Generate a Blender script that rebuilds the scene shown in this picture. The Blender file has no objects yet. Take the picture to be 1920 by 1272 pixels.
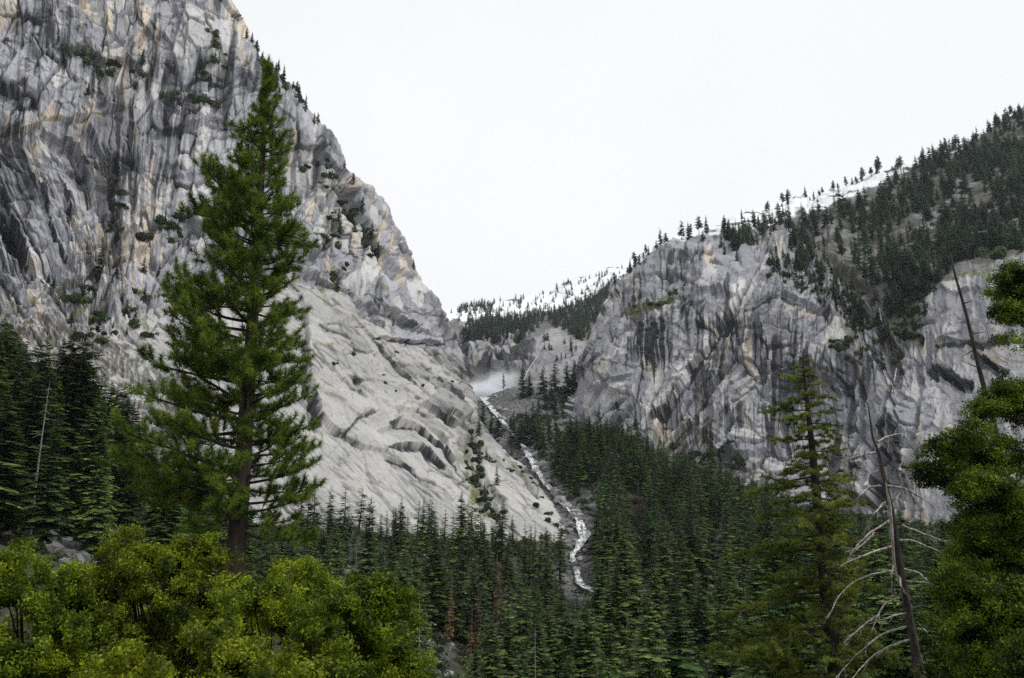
import bpy, math, random
import numpy as np
from mathutils import Vector, Euler

# ------------------------------------------------------------------ camera, sky, sun, exposure
SC = bpy.context.scene
F = 1500.0                       # focal length in pixels of a 1920-wide frame
PITCH = math.radians(14.0)
cam_d = bpy.data.cameras.new('camera'); cam = bpy.data.objects.new('camera', cam_d)
SC.collection.objects.link(cam); SC.camera = cam
cam_d.sensor_width = 36.0; cam_d.lens = 36.0 * F / 1920.0
cam_d.clip_start = 0.5; cam_d.clip_end = 20000
cam.location = (0, 0, 0); cam.rotation_euler = (math.pi / 2 + PITCH, 0, 0)

SUN_EL, SUN_AZ = math.radians(56), math.radians(104)     # azimuth clockwise from +Y: high, from the right
W = bpy.data.worlds.new('World'); SC.world = W; W.use_nodes = True
wn, wl = W.node_tree.nodes, W.node_tree.links
bg = wn['Background']; bg.inputs[1].default_value = 0.072
sky = wn.new('ShaderNodeTexSky'); sky.sky_type = 'NISHITA'; sky.sun_disc = False
sky.sun_elevation = SUN_EL; sky.sun_rotation = SUN_AZ; sky.altitude = 1500
deck = wn.new('ShaderNodeMix'); deck.data_type = 'RGBA'; deck.inputs[0].default_value = 0.93
wc = wn.new('ShaderNodeTexCoord'); wno = wn.new('ShaderNodeTexNoise'); wno.inputs['Scale'].default_value = 1.6; wno.inputs['Detail'].default_value = 3
wr = wn.new('ShaderNodeValToRGB')
wr.color_ramp.elements[0].position = .3; wr.color_ramp.elements[0].color = (8.8, 8.85, 8.9, 1)
wr.color_ramp.elements[1].position = .7; wr.color_ramp.elements[1].color = (9.8, 9.8, 9.85, 1)
wl.new(wc.outputs['Generated'], wno.inputs['Vector']); wl.new(wno.outputs[0], wr.inputs[0])
wl.new(sky.outputs[0], deck.inputs['A']); wl.new(wr.outputs[0], deck.inputs['B'])
wl.new(deck.outputs['Result'], bg.inputs[0])
sd = bpy.data.lights.new('sun', 'SUN'); sun = bpy.data.objects.new('sun', sd); SC.collection.objects.link(sun)
sd.energy = 1.5; sd.angle = math.radians(10); sd.color = (1.0, .965, .91)
sv = Vector((math.sin(SUN_AZ) * math.cos(SUN_EL), math.cos(SUN_AZ) * math.cos(SUN_EL), math.sin(SUN_EL)))
sun.rotation_euler = sv.to_track_quat('Z', 'Y').to_euler()
SC.view_settings.view_transform = 'Standard'; SC.view_settings.look = 'None'
SC.view_settings.exposure = 0.58; SC.view_settings.gamma = 1.0
SC.cycles.use_denoising = False; SC.cycles.max_bounces = 8; SC.cycles.diffuse_bounces = 3; SC.cycles.transparent_max_bounces = 8; SC.cycles.volume_bounces = 6

# ------------------------------------------------------------------ helpers
rng = np.random.default_rng(7)
CP, SP = math.cos(PITCH), math.sin(PITCH)
def at(px, py, Y):
    """world point(s) seen at a pixel of the 1920x1272 frame at world depth Y"""
    dx = (np.asarray(px, float) - 960) / F; dy = (636 - np.asarray(py, float)) / F
    vy = CP - dy * SP; vz = SP + dy * CP; k = Y / vy
    return np.stack(np.broadcast_arrays(dx * k, np.asarray(Y, float) + 0 * dx, vz * k), -1)
def project(P):
    P = np.asarray(P, float)
    w = P[..., 1] * CP + P[..., 2] * SP; u = -P[..., 1] * SP + P[..., 2] * CP
    return 960 + F * P[..., 0] / w, 636 - F * u / w

def _h(i, j, k, s):
    n = (i * 374761393 + j * 668265263 + k * 2147483647 + s * 1274126177) & 0xffffffff
    n = ((n ^ (n >> 13)) * 1274126177) & 0xffffffff
    n = ((n ^ (n >> 15)) * 2246822519) & 0xffffffff
    return ((n ^ (n >> 16)) & 0xffffff) / float(0xffffff)
def vnoise2(a, b, s=0):
    i = np.floor(a).astype(np.int64); j = np.floor(b).astype(np.int64)
    u = a - i; v = b - j; u = u * u * u * (u * (u * 6 - 15) + 10); v = v * v * v * (v * (v * 6 - 15) + 10)
    return ((_h(i, j, 0, s) * (1 - u) + _h(i + 1, j, 0, s) * u) * (1 - v) + (_h(i, j + 1, 0, s) * (1 - u) + _h(i + 1, j + 1, 0, s) * u) * v) * 2 - 1
def fbm2(a, b, o=4, s=0, g=.5, ridged=False):
    r = 0 * a; amp = 1.; t = 0.
    for k in range(o):
        c, sn = math.cos(.6 * k), math.sin(.6 * k)
        n = vnoise2((a * c - b * sn) * 2 ** k + 17.3 * k, (a * sn + b * c) * 2 ** k - 9.1 * k, s + k * 31)
        if ridged: n = 1 - 2 * np.abs(n)
        r = r + amp * n; t += amp; amp *= g
    return r / t
def slabs(a, b, s=0, tilt=.8):
    """cellular facets: every cell a tilted plate. returns displacement, edge closeness (F2-F1), cell random"""
    i = np.floor(a).astype(np.int64); j = np.floor(b).astype(np.int64)
    F1 = np.full(a.shape, 9.); F2 = np.full(a.shape, 9.); D = np.zeros(a.shape); Rn = np.zeros(a.shape)
    for di in (-1, 0, 1):
        for dj in (-1, 0, 1):
            ii, jj = i + di, j + dj
            x = a - (ii + _h(ii, jj, 1, s)); y = b - (jj + _h(ii, jj, 2, s)); d = np.sqrt(x * x + y * y)
            h = _h(ii, jj, 3, s)
            disp = h - .5 + tilt * ((_h(ii, jj, 4, s) - .5) * x + (_h(ii, jj, 5, s) - .5) * y) * 2
            near = d < F1
            F2 = np.where(near, F1, np.minimum(F2, d)); D = np.where(near, disp, D); Rn = np.where(near, h, Rn); F1 = np.where(near, d, F1)
    return D, F2 - F1, Rn
def sstep(x, a, b):
    t = np.clip((x - a) / (b - a), 0, 1); return t * t * (3 - 2 * t)
def polydist(PX, PY, pts):
    """distance to a polyline, signed side (positive = left of its direction, on screen below when drawn left-to-right is negative) and t along"""
    best = np.full(PX.shape, 1e9); sgn = np.zeros(PX.shape); tt = np.zeros(PX.shape); n = len(pts) - 1
    for q in range(n):
        (x0, y0), (x1, y1) = pts[q], pts[q + 1]
        dx, dy = x1 - x0, y1 - y0; L2 = dx * dx + dy * dy + 1e-9
        t = np.clip(((PX - x0) * dx + (PY - y0) * dy) / L2, 0, 1)
        d = np.hypot(PX - x0 - t * dx, PY - y0 - t * dy); m = d < best
        best = np.where(m, d, best); sgn = np.where(m, np.sign((PX - x0) * dy - (PY - y0) * dx), sgn); tt = np.where(m, (q + t) / n, tt)
    return best, sgn, tt
def interp2(x, y, xs, ys, T):
    """smooth interpolation of table T[len(ys)][len(xs)]"""
    xs, ys, T = np.asarray(xs, float), np.asarray(ys, float), np.asarray(T, float)
    def loc(v, g):
        i = np.clip(np.searchsorted(g, v) - 1, 0, len(g) - 2); return i, np.clip((v - g[i]) / (g[i + 1] - g[i]), 0, 1)
    def cr(p0, p1, p2, p3, t): return p1 + .5 * t * (p2 - p0 + t * (2 * p0 - 5 * p1 + 4 * p2 - p3 + t * (3 * (p1 - p2) + p3 - p0)))
    i, u = loc(x, xs); j, v = loc(y, ys); nx, ny = len(xs), len(ys)
    rows = []
    for dj in (-1, 0, 1, 2):
        jj = np.clip(j + dj, 0, ny - 1)
        rows.append(cr(*[T[jj, np.clip(i + di, 0, nx - 1)] for di in (-1, 0, 1, 2)], u))
    return cr(*rows, v)

def mesh_np(name, V, Fc, mats=(), parent=None, smooth=False, attrs=None, midx=None):
    V = np.ascontiguousarray(V, np.float32).reshape(-1, 3); Fc = np.ascontiguousarray(Fc, np.int32); n, k = Fc.shape
    me = bpy.data.meshes.new(name)
    me.vertices.add(len(V)); me.vertices.foreach_set('co', V.ravel())
    me.loops.add(n * k); me.loops.foreach_set('vertex_index', Fc.ravel())
    me.polygons.add(n); me.polygons.foreach_set('loop_start', np.arange(0, n * k, k, dtype=np.int32))
    me.polygons.foreach_set('loop_total', np.full(n, k, np.int32))
    me.polygons.foreach_set('use_smooth', np.full(n, bool(smooth)))
    if midx is not None: me.polygons.foreach_set('material_index', np.ascontiguousarray(midx, np.int32))
    for an, av in (attrs or {}).items():
        av = np.ascontiguousarray(av, np.float32)
        if av.ndim == 1:
            me.attributes.new(an, 'FLOAT', 'POINT').data.foreach_set('value', av)
        else:
            me.attributes.new(an, 'FLOAT_COLOR', 'POINT').data.foreach_set('color', av.ravel())
    me.update(calc_edges=True)
    for m in (mats if isinstance(mats, (list, tuple)) else [mats]): me.materials.append(m)
    o = bpy.data.objects.new(name, me); SC.collection.objects.link(o)
    if parent: o.parent = parent
    return o
def grid_faces(r, c):
    i = np.arange((r - 1) * c).reshape(r - 1, c)[:, :-1].ravel()
    return np.stack([i, i + c, i + c + 1, i + 1], 1)
def structure(o): o['kind'] = 'structure'; return o
def tag(o, label, cat, group=None):
    o['label'] = label; o['category'] = cat
    if group: o['group'] = group
    return o
def thing(name, label, cat, loc=(0, 0, 0), rz=0., group=None, scale=None):
    o = bpy.data.objects.new(name, None); SC.collection.objects.link(o); o.empty_display_size = .5
    o.location = [float(v) for v in loc]; o.rotation_euler = (0, 0, rz)
    if scale is not None: o.scale = scale
    return tag(o, label, cat, group)
def dup(root, loc, rz, scale, label, group, tilt=(0, 0)):
    r = root.copy(); SC.collection.objects.link(r)
    r.location = [float(v) for v in loc]; r.rotation_euler = (tilt[0], tilt[1], rz); r.scale = scale; r['label'] = label
    if group: r['group'] = group
    elif 'group' in r: del r['group']
    for ch in root.children:
        c = ch.copy(); SC.collection.objects.link(c); c.parent = r
    return r

class Tris:
    """collects triangles/quads given as vertex arrays"""
    def __init__(s): s.V = []; s.F = []; s.n = 0
    def add(s, V, Fc):
        V = np.asarray(V, float).reshape(-1, 3); s.V.append(V); s.F.append(np.asarray(Fc) + s.n); s.n += len(V)
    def tube(s, pts, rad, k=6, cap=True):
        P = np.asarray(pts, float); n = len(P); T = np.gradient(P, axis=0); T /= np.linalg.norm(T, axis=1)[:, None] + 1e-9
        ref = np.array([0, 0, 1.]) if abs(T[:, 2]).mean() < .8 else np.array([1., 0, 0])
        A = np.cross(T, ref); A /= np.linalg.norm(A, axis=1)[:, None] + 1e-9; B = np.cross(T, A)
        th = np.arange(k) * 2 * math.pi / k; r = np.asarray(rad, float)
        V = P[:, None] + (A[:, None] * np.cos(th)[None, :, None] + B[:, None] * np.sin(th)[None, :, None]) * r[:, None, None]
        q = []
        for i in range(n - 1):
            for j in range(k):
                q.append((i * k + j, i * k + (j + 1) % k, (i + 1) * k + (j + 1) % k, (i + 1) * k + j))
        s.add(V.reshape(-1, 3), q)
    def build(s, name, mat, parent=None, smooth=False, attrs=None):
        return mesh_np(name, np.concatenate(s.V), np.concatenate(s.F), mat, parent, smooth, attrs)
def unit(v): return v / (np.linalg.norm(v, axis=-1, keepdims=True) + 1e-9)

# ------------------------------------------------------------------ materials
def new_mat(name):
    m = bpy.data.materials.new(name); m.use_nodes = True
    nt = m.node_tree; return m, nt.nodes, nt.links, nt.nodes['Principled BSDF']
def mixc(n, l, fac, a, b, mode='MIX'):
    x = n.new('ShaderNodeMix'); x.data_type = 'RGBA'; x.blend_type = mode
    for sock, v in ((x.inputs[0], fac), (x.inputs['A'], a), (x.inputs['B'], b)):
        if isinstance(v, (tuple, list)): sock.default_value = tuple(v) + ((1,) if len(v) == 3 else ())
        elif isinstance(v, (int, float)): sock.default_value = v
        else: l.new(v, sock)
    return x.outputs['Result']
def noise(n, l, co, scale, detail=4, rough=.55, dist=0.):
    t = n.new('ShaderNodeTexNoise'); t.inputs['Scale'].default_value = scale; t.inputs['Detail'].default_value = detail
    t.inputs['Roughness'].default_value = rough; t.inputs['Distortion'].default_value = dist
    if co is not None: l.new(co, t.inputs['Vector'])
    return t.outputs[0]
def ramp(n, l, x, a, b, ca=(0, 0, 0), cb=(1, 1, 1)):
    r = n.new('ShaderNodeValToRGB'); e = r.color_ramp.elements
    e[0].position, e[1].position = a, b; e[0].color = tuple(ca) + (1,); e[1].color = tuple(cb) + (1,)
    l.new(x, r.inputs[0]); return r.outputs[0]
def math_n(n, l, op, a, b=None):
    t = n.new('ShaderNodeMath'); t.operation = op
    for k, v in enumerate((a, b)):
        if v is None: continue
        if isinstance(v, (int, float)): t.inputs[k].default_value = v
        else: l.new(v, t.inputs[k])
    return t.outputs[0]

def rock_mat(name, light, mid, tan=(.6, .52, .41), tilt=0., grain=.5):
    m, n, l, b = new_mat(name)
    tc = n.new('ShaderNodeTexCoord').outputs['Object']
    at_ = n.new('ShaderNodeAttribute'); at_.attribute_name = 'mask'
    sep = n.new('ShaderNodeSeparateColor'); l.new(at_.outputs['Color'], sep.inputs[0])
    a2 = n.new('ShaderNodeAttribute'); a2.attribute_name = 'mask2'
    sep2 = n.new('ShaderNodeSeparateColor'); l.new(a2.outputs['Color'], sep2.inputs[0])
    mp = n.new('ShaderNodeMapping'); mp.inputs['Scale'].default_value = (1, 1, .3); mp.inputs['Rotation'].default_value = (0, tilt, 0); l.new(tc, mp.inputs[0])
    big = noise(n, l, tc, .03, 6, .6); fine = noise(n, l, mp.outputs[0], .5, 6, .7, .4)
    col = mixc(n, l, ramp(n, l, big, .35, .65), mid, light)
    col = mixc(n, l, grain, col, mixc(n, l, ramp(n, l, fine, .3, .7), tuple(v * .62 for v in mid), tuple(min(.8, v * 1.3) for v in light)))
    col = mixc(n, l, sep2.outputs[2], col, (.68, .665, .645))                    # pale fresh faces
    col = mixc(n, l, sep.outputs[1], col, tan)                                   # fresh, iron-tinted rock
    col = mixc(n, l, sep.outputs[0], col, (.028, .03, .036))                     # black water stains, lichen, and shade painted under overhangs and in cracks
    grass = mixc(n, l, ramp(n, l, fine, .4, .6), (.05, .075, .02), (.17, .17, .045))
    col = mixc(n, l, sep.outputs[2], col, grass)
    brush = mixc(n, l, ramp(n, l, fine, .4, .6), (.028, .04, .022), (.125, .105, .09))
    col = mixc(n, l, sep2.outputs[1], col, brush)
    col = mixc(n, l, sep2.outputs[0], col, (.83, .85, .88))                      # snow
    l.new(col, b.inputs['Base Color']); b.inputs['Roughness'].default_value = .85; b.inputs['Specular IOR Level'].default_value = .25
    bp = n.new('ShaderNodeBump'); bp.inputs['Strength'].default_value = grain * 1.5; bp.inputs['Distance'].default_value = 1.5
    l.new(fine, bp.inputs['Height']); l.new(bp.outputs[0], b.inputs['Normal'])
    return m

def leaf_mat(name, dark, light, tip=None, scale=.5, trans=.25, hue=.5, vary=1.):
    """foliage: clumps of two greens, a random shift per tree, some light through the leaf"""
    m, n, l, b = new_mat(name)
    geo = n.new('ShaderNodeNewGeometry'); oi = n.new('ShaderNodeObjectInfo')
    f = ramp(n, l, noise(n, l, geo.outputs['Position'], scale, 3), .38, .62)
    r = n.new('ShaderNodeAttribute'); r.attribute_name = 'tint'
    rnd = math_n(n, l, 'FRACT', math_n(n, l, 'ADD', oi.outputs['Random'], r.outputs['Fac']))
    if tip:                                                   # paler branch ends: young needles, and sunlit tips painted into the colour
        tp = n.new('ShaderNodeAttribute'); tp.attribute_name = 'tip'; col = mixc(n, l, math_n(n, l, 'MULTIPLY', tp.outputs['Fac'], tp.outputs['Fac']), mixc(n, l, f, dark, light), tip)
    else: col = mixc(n, l, f, dark, light)
    hs = n.new('ShaderNodeHueSaturation'); l.new(col, hs.inputs['Color'])
    mr = n.new('ShaderNodeMapRange'); l.new(rnd, mr.inputs[0]); mr.inputs[3].default_value = hue - .022 * vary; mr.inputs[4].default_value = hue + .022 * vary
    l.new(mr.outputs[0], hs.inputs['Hue'])
    mv = n.new('ShaderNodeMapRange'); l.new(math_n(n, l, 'FRACT', math_n(n, l, 'MULTIPLY', rnd, 7.3)), mv.inputs[0]); mv.inputs[3].default_value = 1 - .42 * vary; mv.inputs[4].default_value = 1 + .5 * vary
    l.new(mv.outputs[0], hs.inputs['Value'])
    col = hs.outputs[0]
    isl = n.new('ShaderNodeMapRange'); l.new(geo.outputs['Random Per Island'], isl.inputs[0]); isl.inputs[3].default_value = .65; isl.inputs[4].default_value = 1.4
    vm = n.new('ShaderNodeVectorMath'); vm.operation = 'SCALE'; l.new(col, vm.inputs[0]); l.new(isl.outputs[0], vm.inputs['Scale'])
    col = vm.outputs[0]
    l.new(col, b.inputs['Base Color']); b.inputs['Roughness'].default_value = .6; b.inputs['Specular IOR Level'].default_value = .2
    tr = n.new('ShaderNodeBsdfTranslucent'); l.new(col, tr.inputs[0])
    mx = n.new('ShaderNodeMixShader'); mx.inputs[0].default_value = trans
    l.new(b.outputs[0], mx.inputs[1]); l.new(tr.outputs[0], mx.inputs[2])
    l.new(mx.outputs[0], n['Material Output'].inputs[0]); return m

def bark_mat(name, dark, light, sx=6, sz=.8):
    m, n, l, b = new_mat(name)
    tc = n.new('ShaderNodeTexCoord').outputs['Object']
    mp = n.new('ShaderNodeMapping'); mp.inputs['Scale'].default_value = (sx, sx, sz); l.new(tc, mp.inputs[0])
    f = noise(n, l, mp.outputs[0], 1., 4, .65)
    l.new(mixc(n, l, ramp(n, l, f, .4, .62), dark, light), b.inputs['Base Color']); b.inputs['Roughness'].default_value = .9
    bp = n.new('ShaderNodeBump'); bp.inputs['Strength'].default_value = .7; bp.inputs['Distance'].default_value = .06
    l.new(f, bp.inputs['Height']); l.new(bp.outputs[0], b.inputs['Normal']); return m

M = {}
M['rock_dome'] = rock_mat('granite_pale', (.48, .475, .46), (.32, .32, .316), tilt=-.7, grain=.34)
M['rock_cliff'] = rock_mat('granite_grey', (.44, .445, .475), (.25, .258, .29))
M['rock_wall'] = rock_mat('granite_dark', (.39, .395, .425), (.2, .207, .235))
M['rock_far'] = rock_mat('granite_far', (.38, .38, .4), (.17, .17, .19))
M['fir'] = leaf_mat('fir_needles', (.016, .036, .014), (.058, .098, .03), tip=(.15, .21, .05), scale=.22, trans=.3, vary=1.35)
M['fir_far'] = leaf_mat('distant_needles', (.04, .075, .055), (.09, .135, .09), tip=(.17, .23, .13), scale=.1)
M['brown'] = leaf_mat('dead_needles', (.1, .05, .028), (.22, .115, .07), scale=.4, hue=.5)
M['pine'] = leaf_mat('pine_needles', (.035, .08, .011), (.19, .26, .03), scale=.9, trans=.35, vary=0.)
M['dfir'] = leaf_mat('spray_needles', (.04, .062, .012), (.21, .255, .04), scale=.8, trans=.35, vary=0.)
M['oak'] = leaf_mat('oak_leaves', (.03, .055, .004), (.235, .29, .014), scale=1.1, trans=.35, vary=.5)
M['rightleaf'] = leaf_mat('evergreen_leaves', (.018, .038, .005), (.17, .235, .02), scale=1.2, trans=.25, vary=0.)
M['shrub'] = leaf_mat('shrub_leaves', (.022, .04, .016), (.07, .095, .03), scale=.3)
M['bark'] = bark_mat('dark_bark', (.008, .007, .006), (.03, .022, .017))
M['bark_pine'] = bark_mat('pine_bark', (.012, .009, .007), (.05, .03, .021), 3, .5)
M['bark_fir'] = bark_mat('fir_bark', (.025, .02, .017), (.07, .055, .045))
M['deadwood'] = bark_mat('bleached_wood', (.2, .17, .14), (.52, .49, .45), 9, 1.5)
M['deadtrunk'] = bark_mat('peeling_bark', (.014, .012, .011), (.06, .048, .04), 7, 1.2)
M['deadgrey'] = bark_mat('grey_deadwood', (.13, .12, .11), (.36, .34, .31), 5, .6)

# ------------------------------------------------------------------ mountains
def stroke(Fd, PX, PY, pts, w, amp=1., br=.5, sc=.05, seed=0):
    """adds a soft, broken stroke to field Fd"""
    xs = [p[0] for p in pts]; ys = [p[1] for p in pts]; m = 3 * w + 5
    sel = (PX > min(xs) - m) & (PX < max(xs) + m) & (PY > min(ys) - m) & (PY < max(ys) + m)
    if not sel.any(): return
    x, y = PX[sel], PY[sel]
    nx = x + w * 1.0 * fbm2(x * sc, y * sc, 3, seed + 5); ny = y + w * 1.0 * fbm2(x * sc, y * sc, 3, seed + 9)
    d, _, t = polydist(nx, ny, pts)
    v = (1 - sstep(d / w + .35 * fbm2(x * .16, y * .09, 3, seed + 2), .6, 1.05)) * (1 - br + br * sstep(fbm2(x * sc * 3, y * sc * 1.2, 3, seed), -.2, -.08))
    Fd[sel] += amp * v
LS = .6
def ledge(Dp, PX, PY, pts, h, reach, wob=6, seed=0, pxm=.5):
    """a plate edge: the side left of the drawing direction (above, drawn left to right) stands proud by h metres, thinning over reach pixels"""
    xs = [p[0] for p in pts]; ys = [p[1] for p in pts]; m = reach * 2 + 10
    sel = (PX > min(xs) - m) & (PX < max(xs) + m) & (PY > min(ys) - m) & (PY < max(ys) + m)
    if not sel.any(): return
    x, y = PX[sel], PY[sel]
    nx = x + wob * fbm2(x * .03, y * .03, 3, seed + 5); ny = y + wob * fbm2(x * .03, y * .03, 3, seed + 9)
    d, sg, t = polydist(nx, ny, pts)
    end = sstep(t, 0, .12) * sstep(1 - t, 0, .12)
    hh = LS * h * (.7 + .6 * fbm2(x * .02, y * .02, 2, seed + 3))
    Dp[sel] += np.where(sg > 0, hh * np.exp(-d / reach), -hh * .35 * np.exp(-d / (reach * .3))) * end

def grid_normals(P):
    du = np.gradient(P, axis=1); dv = np.gradient(P, axis=0)
    N = unit(np.cross(dv, du)); N[(N[..., 1] > 0)] *= -1
    return N
GR = {}
def finish(name, P, PX, PY, disp, masks, mat, matidx=None):
    N = GR.pop('N'); Q = P + N * disp[..., None]; r, c = PX.shape
    GR[name] = (PX, PY, Q)
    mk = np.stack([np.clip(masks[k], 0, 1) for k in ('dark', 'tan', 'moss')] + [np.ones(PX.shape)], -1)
    m2 = np.stack([np.clip(masks[k], 0, 1) for k in ('snow', 'brush')] + [np.clip(masks.get('pale', np.zeros(PX.shape)), 0, 1), np.ones(PX.shape)], -1)
    return structure(mesh_np(name, Q, grid_faces(r, c), mat, smooth=True, attrs={'mask': mk.reshape(-1, 4), 'mask2': m2.reshape(-1, 4)}, midx=matidx))
def surf(name, px, py):
    """the mountain's surface point(s) at the given pixels (nearest grid vertex of the visible sheet)"""
    PX, PY, Q = GR[name]; px = np.atleast_1d(px).astype(float); py = np.atleast_1d(py).astype(float); out = []
    rows = PY[:, 0]
    for x, y in zip(px, py):
        i = int(np.clip(np.searchsorted(rows, y), 0, len(rows) - 1)); r = PX[i]
        j = int(np.argmin(np.abs(r[GR[name + '_s']] - x))) + GR[name + '_s'].start
        out.append(Q[i, j])
    return np.array(out)

def left_mountain():
    ey = [-520, -300, 0, 30, 70, 100, 135, 165, 195, 225, 265, 305, 330, 345, 350, 372, 412, 460, 500, 530, 560, 585, 610, 640, 680, 720, 760, 790, 830, 870, 910, 950, 985, 1030, 1080, 1180]
    ex = [250, 330, 430, 447, 470, 490, 518, 545, 575, 598, 622, 640, 646, 662, 692, 716, 736, 757, 771, 786, 806, 822, 841, 857, 866, 880, 890, 897, 930, 973, 1010, 1040, 1064, 1084, 1092, 1100]
    rows = np.concatenate([np.linspace(-520, -20, 60, endpoint=False), np.arange(-20, 1090, 1.55), np.linspace(1090, 1180, 20)])
    edge = np.interp(rows, ey, ex)
    nc, nt = 720, 36
    s = np.concatenate([np.linspace(0, 1, nc), np.ones(nt)]); t = np.concatenate([np.zeros(nc), np.linspace(0, 1, nt + 1)[1:]])
    sL = -420.
    # a few columns left of the frame, most inside it
    su = np.where(s < .06, s / .06 * (420 / 420), 0)
    PY = np.repeat(rows[:, None], nc + nt, 1)
    base = np.where(s[None] < .06, sL + (s[None] / .06) * 400., -20 + (s[None] - .06) / .94 * (edge[:, None] + 20))
    PX = base - 90 * t[None] ** 1.6
    D = interp2(base, PY, [-420, 0, 300, 600, 850, 960, 1090], [-520, 0, 300, 550, 720, 860, 1000, 1180],
        [[700, 740, 800, 860, 930, 960, 980], [580, 620, 690, 770, 860, 930, 960], [520, 560, 640, 715, 830, 910, 950], [485, 500, 560, 625, 790, 880, 920],
         [420, 440, 490, 555, 730, 830, 860], [360, 375, 425, 490, 575, 640, 665], [325, 340, 385, 432, 462, 476, 474], [305, 320, 360, 400, 410, 410, 405]])
    wq = 46.; q = np.clip((base - (edge[:, None] - wq)) / wq, 0, 1)
    D = D + np.minimum(70, D * .07) * (1 - np.sqrt(np.clip(1 - q * q, 0, 1))) + 330 * t[None] ** 1.15
    # the right-hand buttress stands behind the notch; gullies between ribs
    D += 26 * sstep(base, 642, 668) * (1 - sstep(PY, 470, 560)) * (PY > 250)
    P = at(PX, PY, D)
    GR['N'] = grid_normals(P)
    X, Z = P[..., 0], P[..., 2]
    dome = sstep(PY - np.interp(PX, [-400, 0, 100, 330, 560, 640, 700, 760, 860], [900, 760, 640, 560, 520, 540, 600, 640, 650]), -25, 45)
    low = np.clip(dome, 0, 1)
    U, Vv = (PX - 960) * .42, (900 - PY) * .42                     # metres across and up the face
    wa = U + 5 * fbm2(U / 55, Vv / 70, 2, 3) + .8 * fbm2(U / 6, Vv / 9, 2, 4); wb = Vv + 6 * fbm2(U / 55, Vv / 70, 2, 8) + .8 * fbm2(U / 6, Vv / 9, 2, 5)
    # ----- upper wall: tall plates, leaning slightly
    a = wa - .10 * (wb - 250) + .62 * np.minimum(wb - 262, 0) * (1 - sstep(PX, 60, 330)); b = wb + .1 * wa
    d0 = -fbm2(X / 120, Z / 240, 2, 77) * 14 + 4 * fbm2(a / 40, b / 120, 2, 78, .5, True)
    d1, e1, r1 = slabs(a / 34, b / 62, 11, 1.1); d2, e2, r2 = slabs(a / 13 + 1.5 * d1, b / 21, 12, 1.2); d3, e3, r3 = slabs(a / 4.8 + d2, b / 6.6, 13, 1.2); d4, e4, r4 = slabs(a / 2.1, b / 3.2 + d3, 14, 1.)
    k1 = sstep(fbm2(U / 40, Vv / 60, 2, 14), -.05, .25); k2 = sstep(fbm2(U / 16, Vv / 26, 2, 15), .0, .3)
    up = d0 + 9 * d1 + 4.2 * d2 + 1.5 * d3 + .4 * d4 + 2.6 * sstep(np.abs(vnoise2(a / 60 + 3, b / 16, 19)), .02, .14) - 5 * k1 * np.exp(-(e1 / .03) ** 2) - 3.2 * k2 * np.exp(-(e2 / .05) ** 2) + .8 * fbm2(a / 3, b / 7, 4, 40)
    # ----- the dome: thin plates that run down to the right
    c, sn = math.cos(math.radians(-52)), math.sin(math.radians(-52))
    a2 = wa * c - wb * -sn; b2 = wa * sn + wb * -c
    ca = wa * math.cos(.9) + wb * math.sin(.9); cb = -wa * math.sin(.9) + wb * math.cos(.9)      # cb: across the streaks
    ca, cb = cb, ca
    f1, g1, q1 = slabs(cb / 22 + .5 * fbm2(X / 60, Z / 60, 2, 6), ca / 80, 21, 1.0); f2, g2, q2 = slabs(cb / 7 + .8 * f1, ca / 27, 22, 1.0); f3, g3, q3 = slabs(cb / 2.6 + f2, ca / 8, 23, 1.)
    broken = sstep(fbm2(X / 50, Z / 50, 3, 61) + .75 * sstep(PX, 720, 860) * (1 - sstep(PY, 740, 880)) + .4 * (1 - sstep(PX, 300, 480)), .1, .6)
    smooth_ = sstep(PX + .2 * PY, 700, 800) * (1 - broken * .8)
    k3 = sstep(fbm2(X / 22, Z / 22, 3, 66), .0, .25); k5 = sstep(fbm2(X / 12, Z / 12, 2, 68), .05, .25); k4 = sstep(fbm2(X / 11, Z / 11, 2, 67), 0., .25); dm = 3.2 * f1 + (.7 + 2.2 * broken) * f2 + (.25 + 1.0 * broken) * f3 - 1.6 * k5 * np.exp(-(g1 / .03) ** 2) - 1. * k5 * np.exp(-(g2 / .06) ** 2) - .5 * k4 * np.exp(-(g3 / .08) ** 2) + .8 * fbm2(cb / 9, ca / 34, 5, 50, .5) + 5 * fbm2(X / 90, Z / 90, 2, 91)
    disp = (up * (1 - low) + dm * low) * (1 - .45 * q)
    disp -= 8 * low * 0
    # ----- drawn features
    L = lambda pts, h, reach, wob=5, seed=0: ledge(disp, PX, PY, pts, h, reach, wob, seed)
    L([(730, 800), (780, 808), (822, 832), (858, 878)], 9, 40, 3, 1); L([(728, 838), (790, 842), (832, 872), (852, 893)], 8, 26, 3, 2); L([(722, 862), (752, 868), (782, 884)], 5, 16, 2, 3)
    L([(780, 775), (830, 800), (868, 840)], 5, 24, 3, 31); L([(735, 790), (760, 760), (800, 770)], 4, 20, 3, 32)
    L([(640, 825), (668, 788), (700, 776)], 4, 18, 2, 4); L([(700, 634), (760, 641), (825, 646)], 7, 30, 3, 5)
    L([(690, 632), (735, 688), (800, 742), (868, 812)], 7, 34, 4, 6); L([(560, 512), (610, 526), (655, 548), (700, 600)], 12, 50, 6, 7)
    L([(690, 556), (730, 580), (762, 606), (800, 640)], 12, 34, 5, 8); L([(940, 885), (980, 905), (1020, 935)], 4, 18, 3, 9); L([(960, 868), (1000, 893), (1036, 938)], 4, 18, 3, 10)
    L([(580, 955), (620, 968), (660, 995), (690, 1010)], 4, 20, 3, 11); L([(640, 700), (690, 740), (730, 800)], 3.5, 30, 4, 12); L([(600, 640), (640, 700), (660, 760)], 3, 24, 4, 13)
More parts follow.
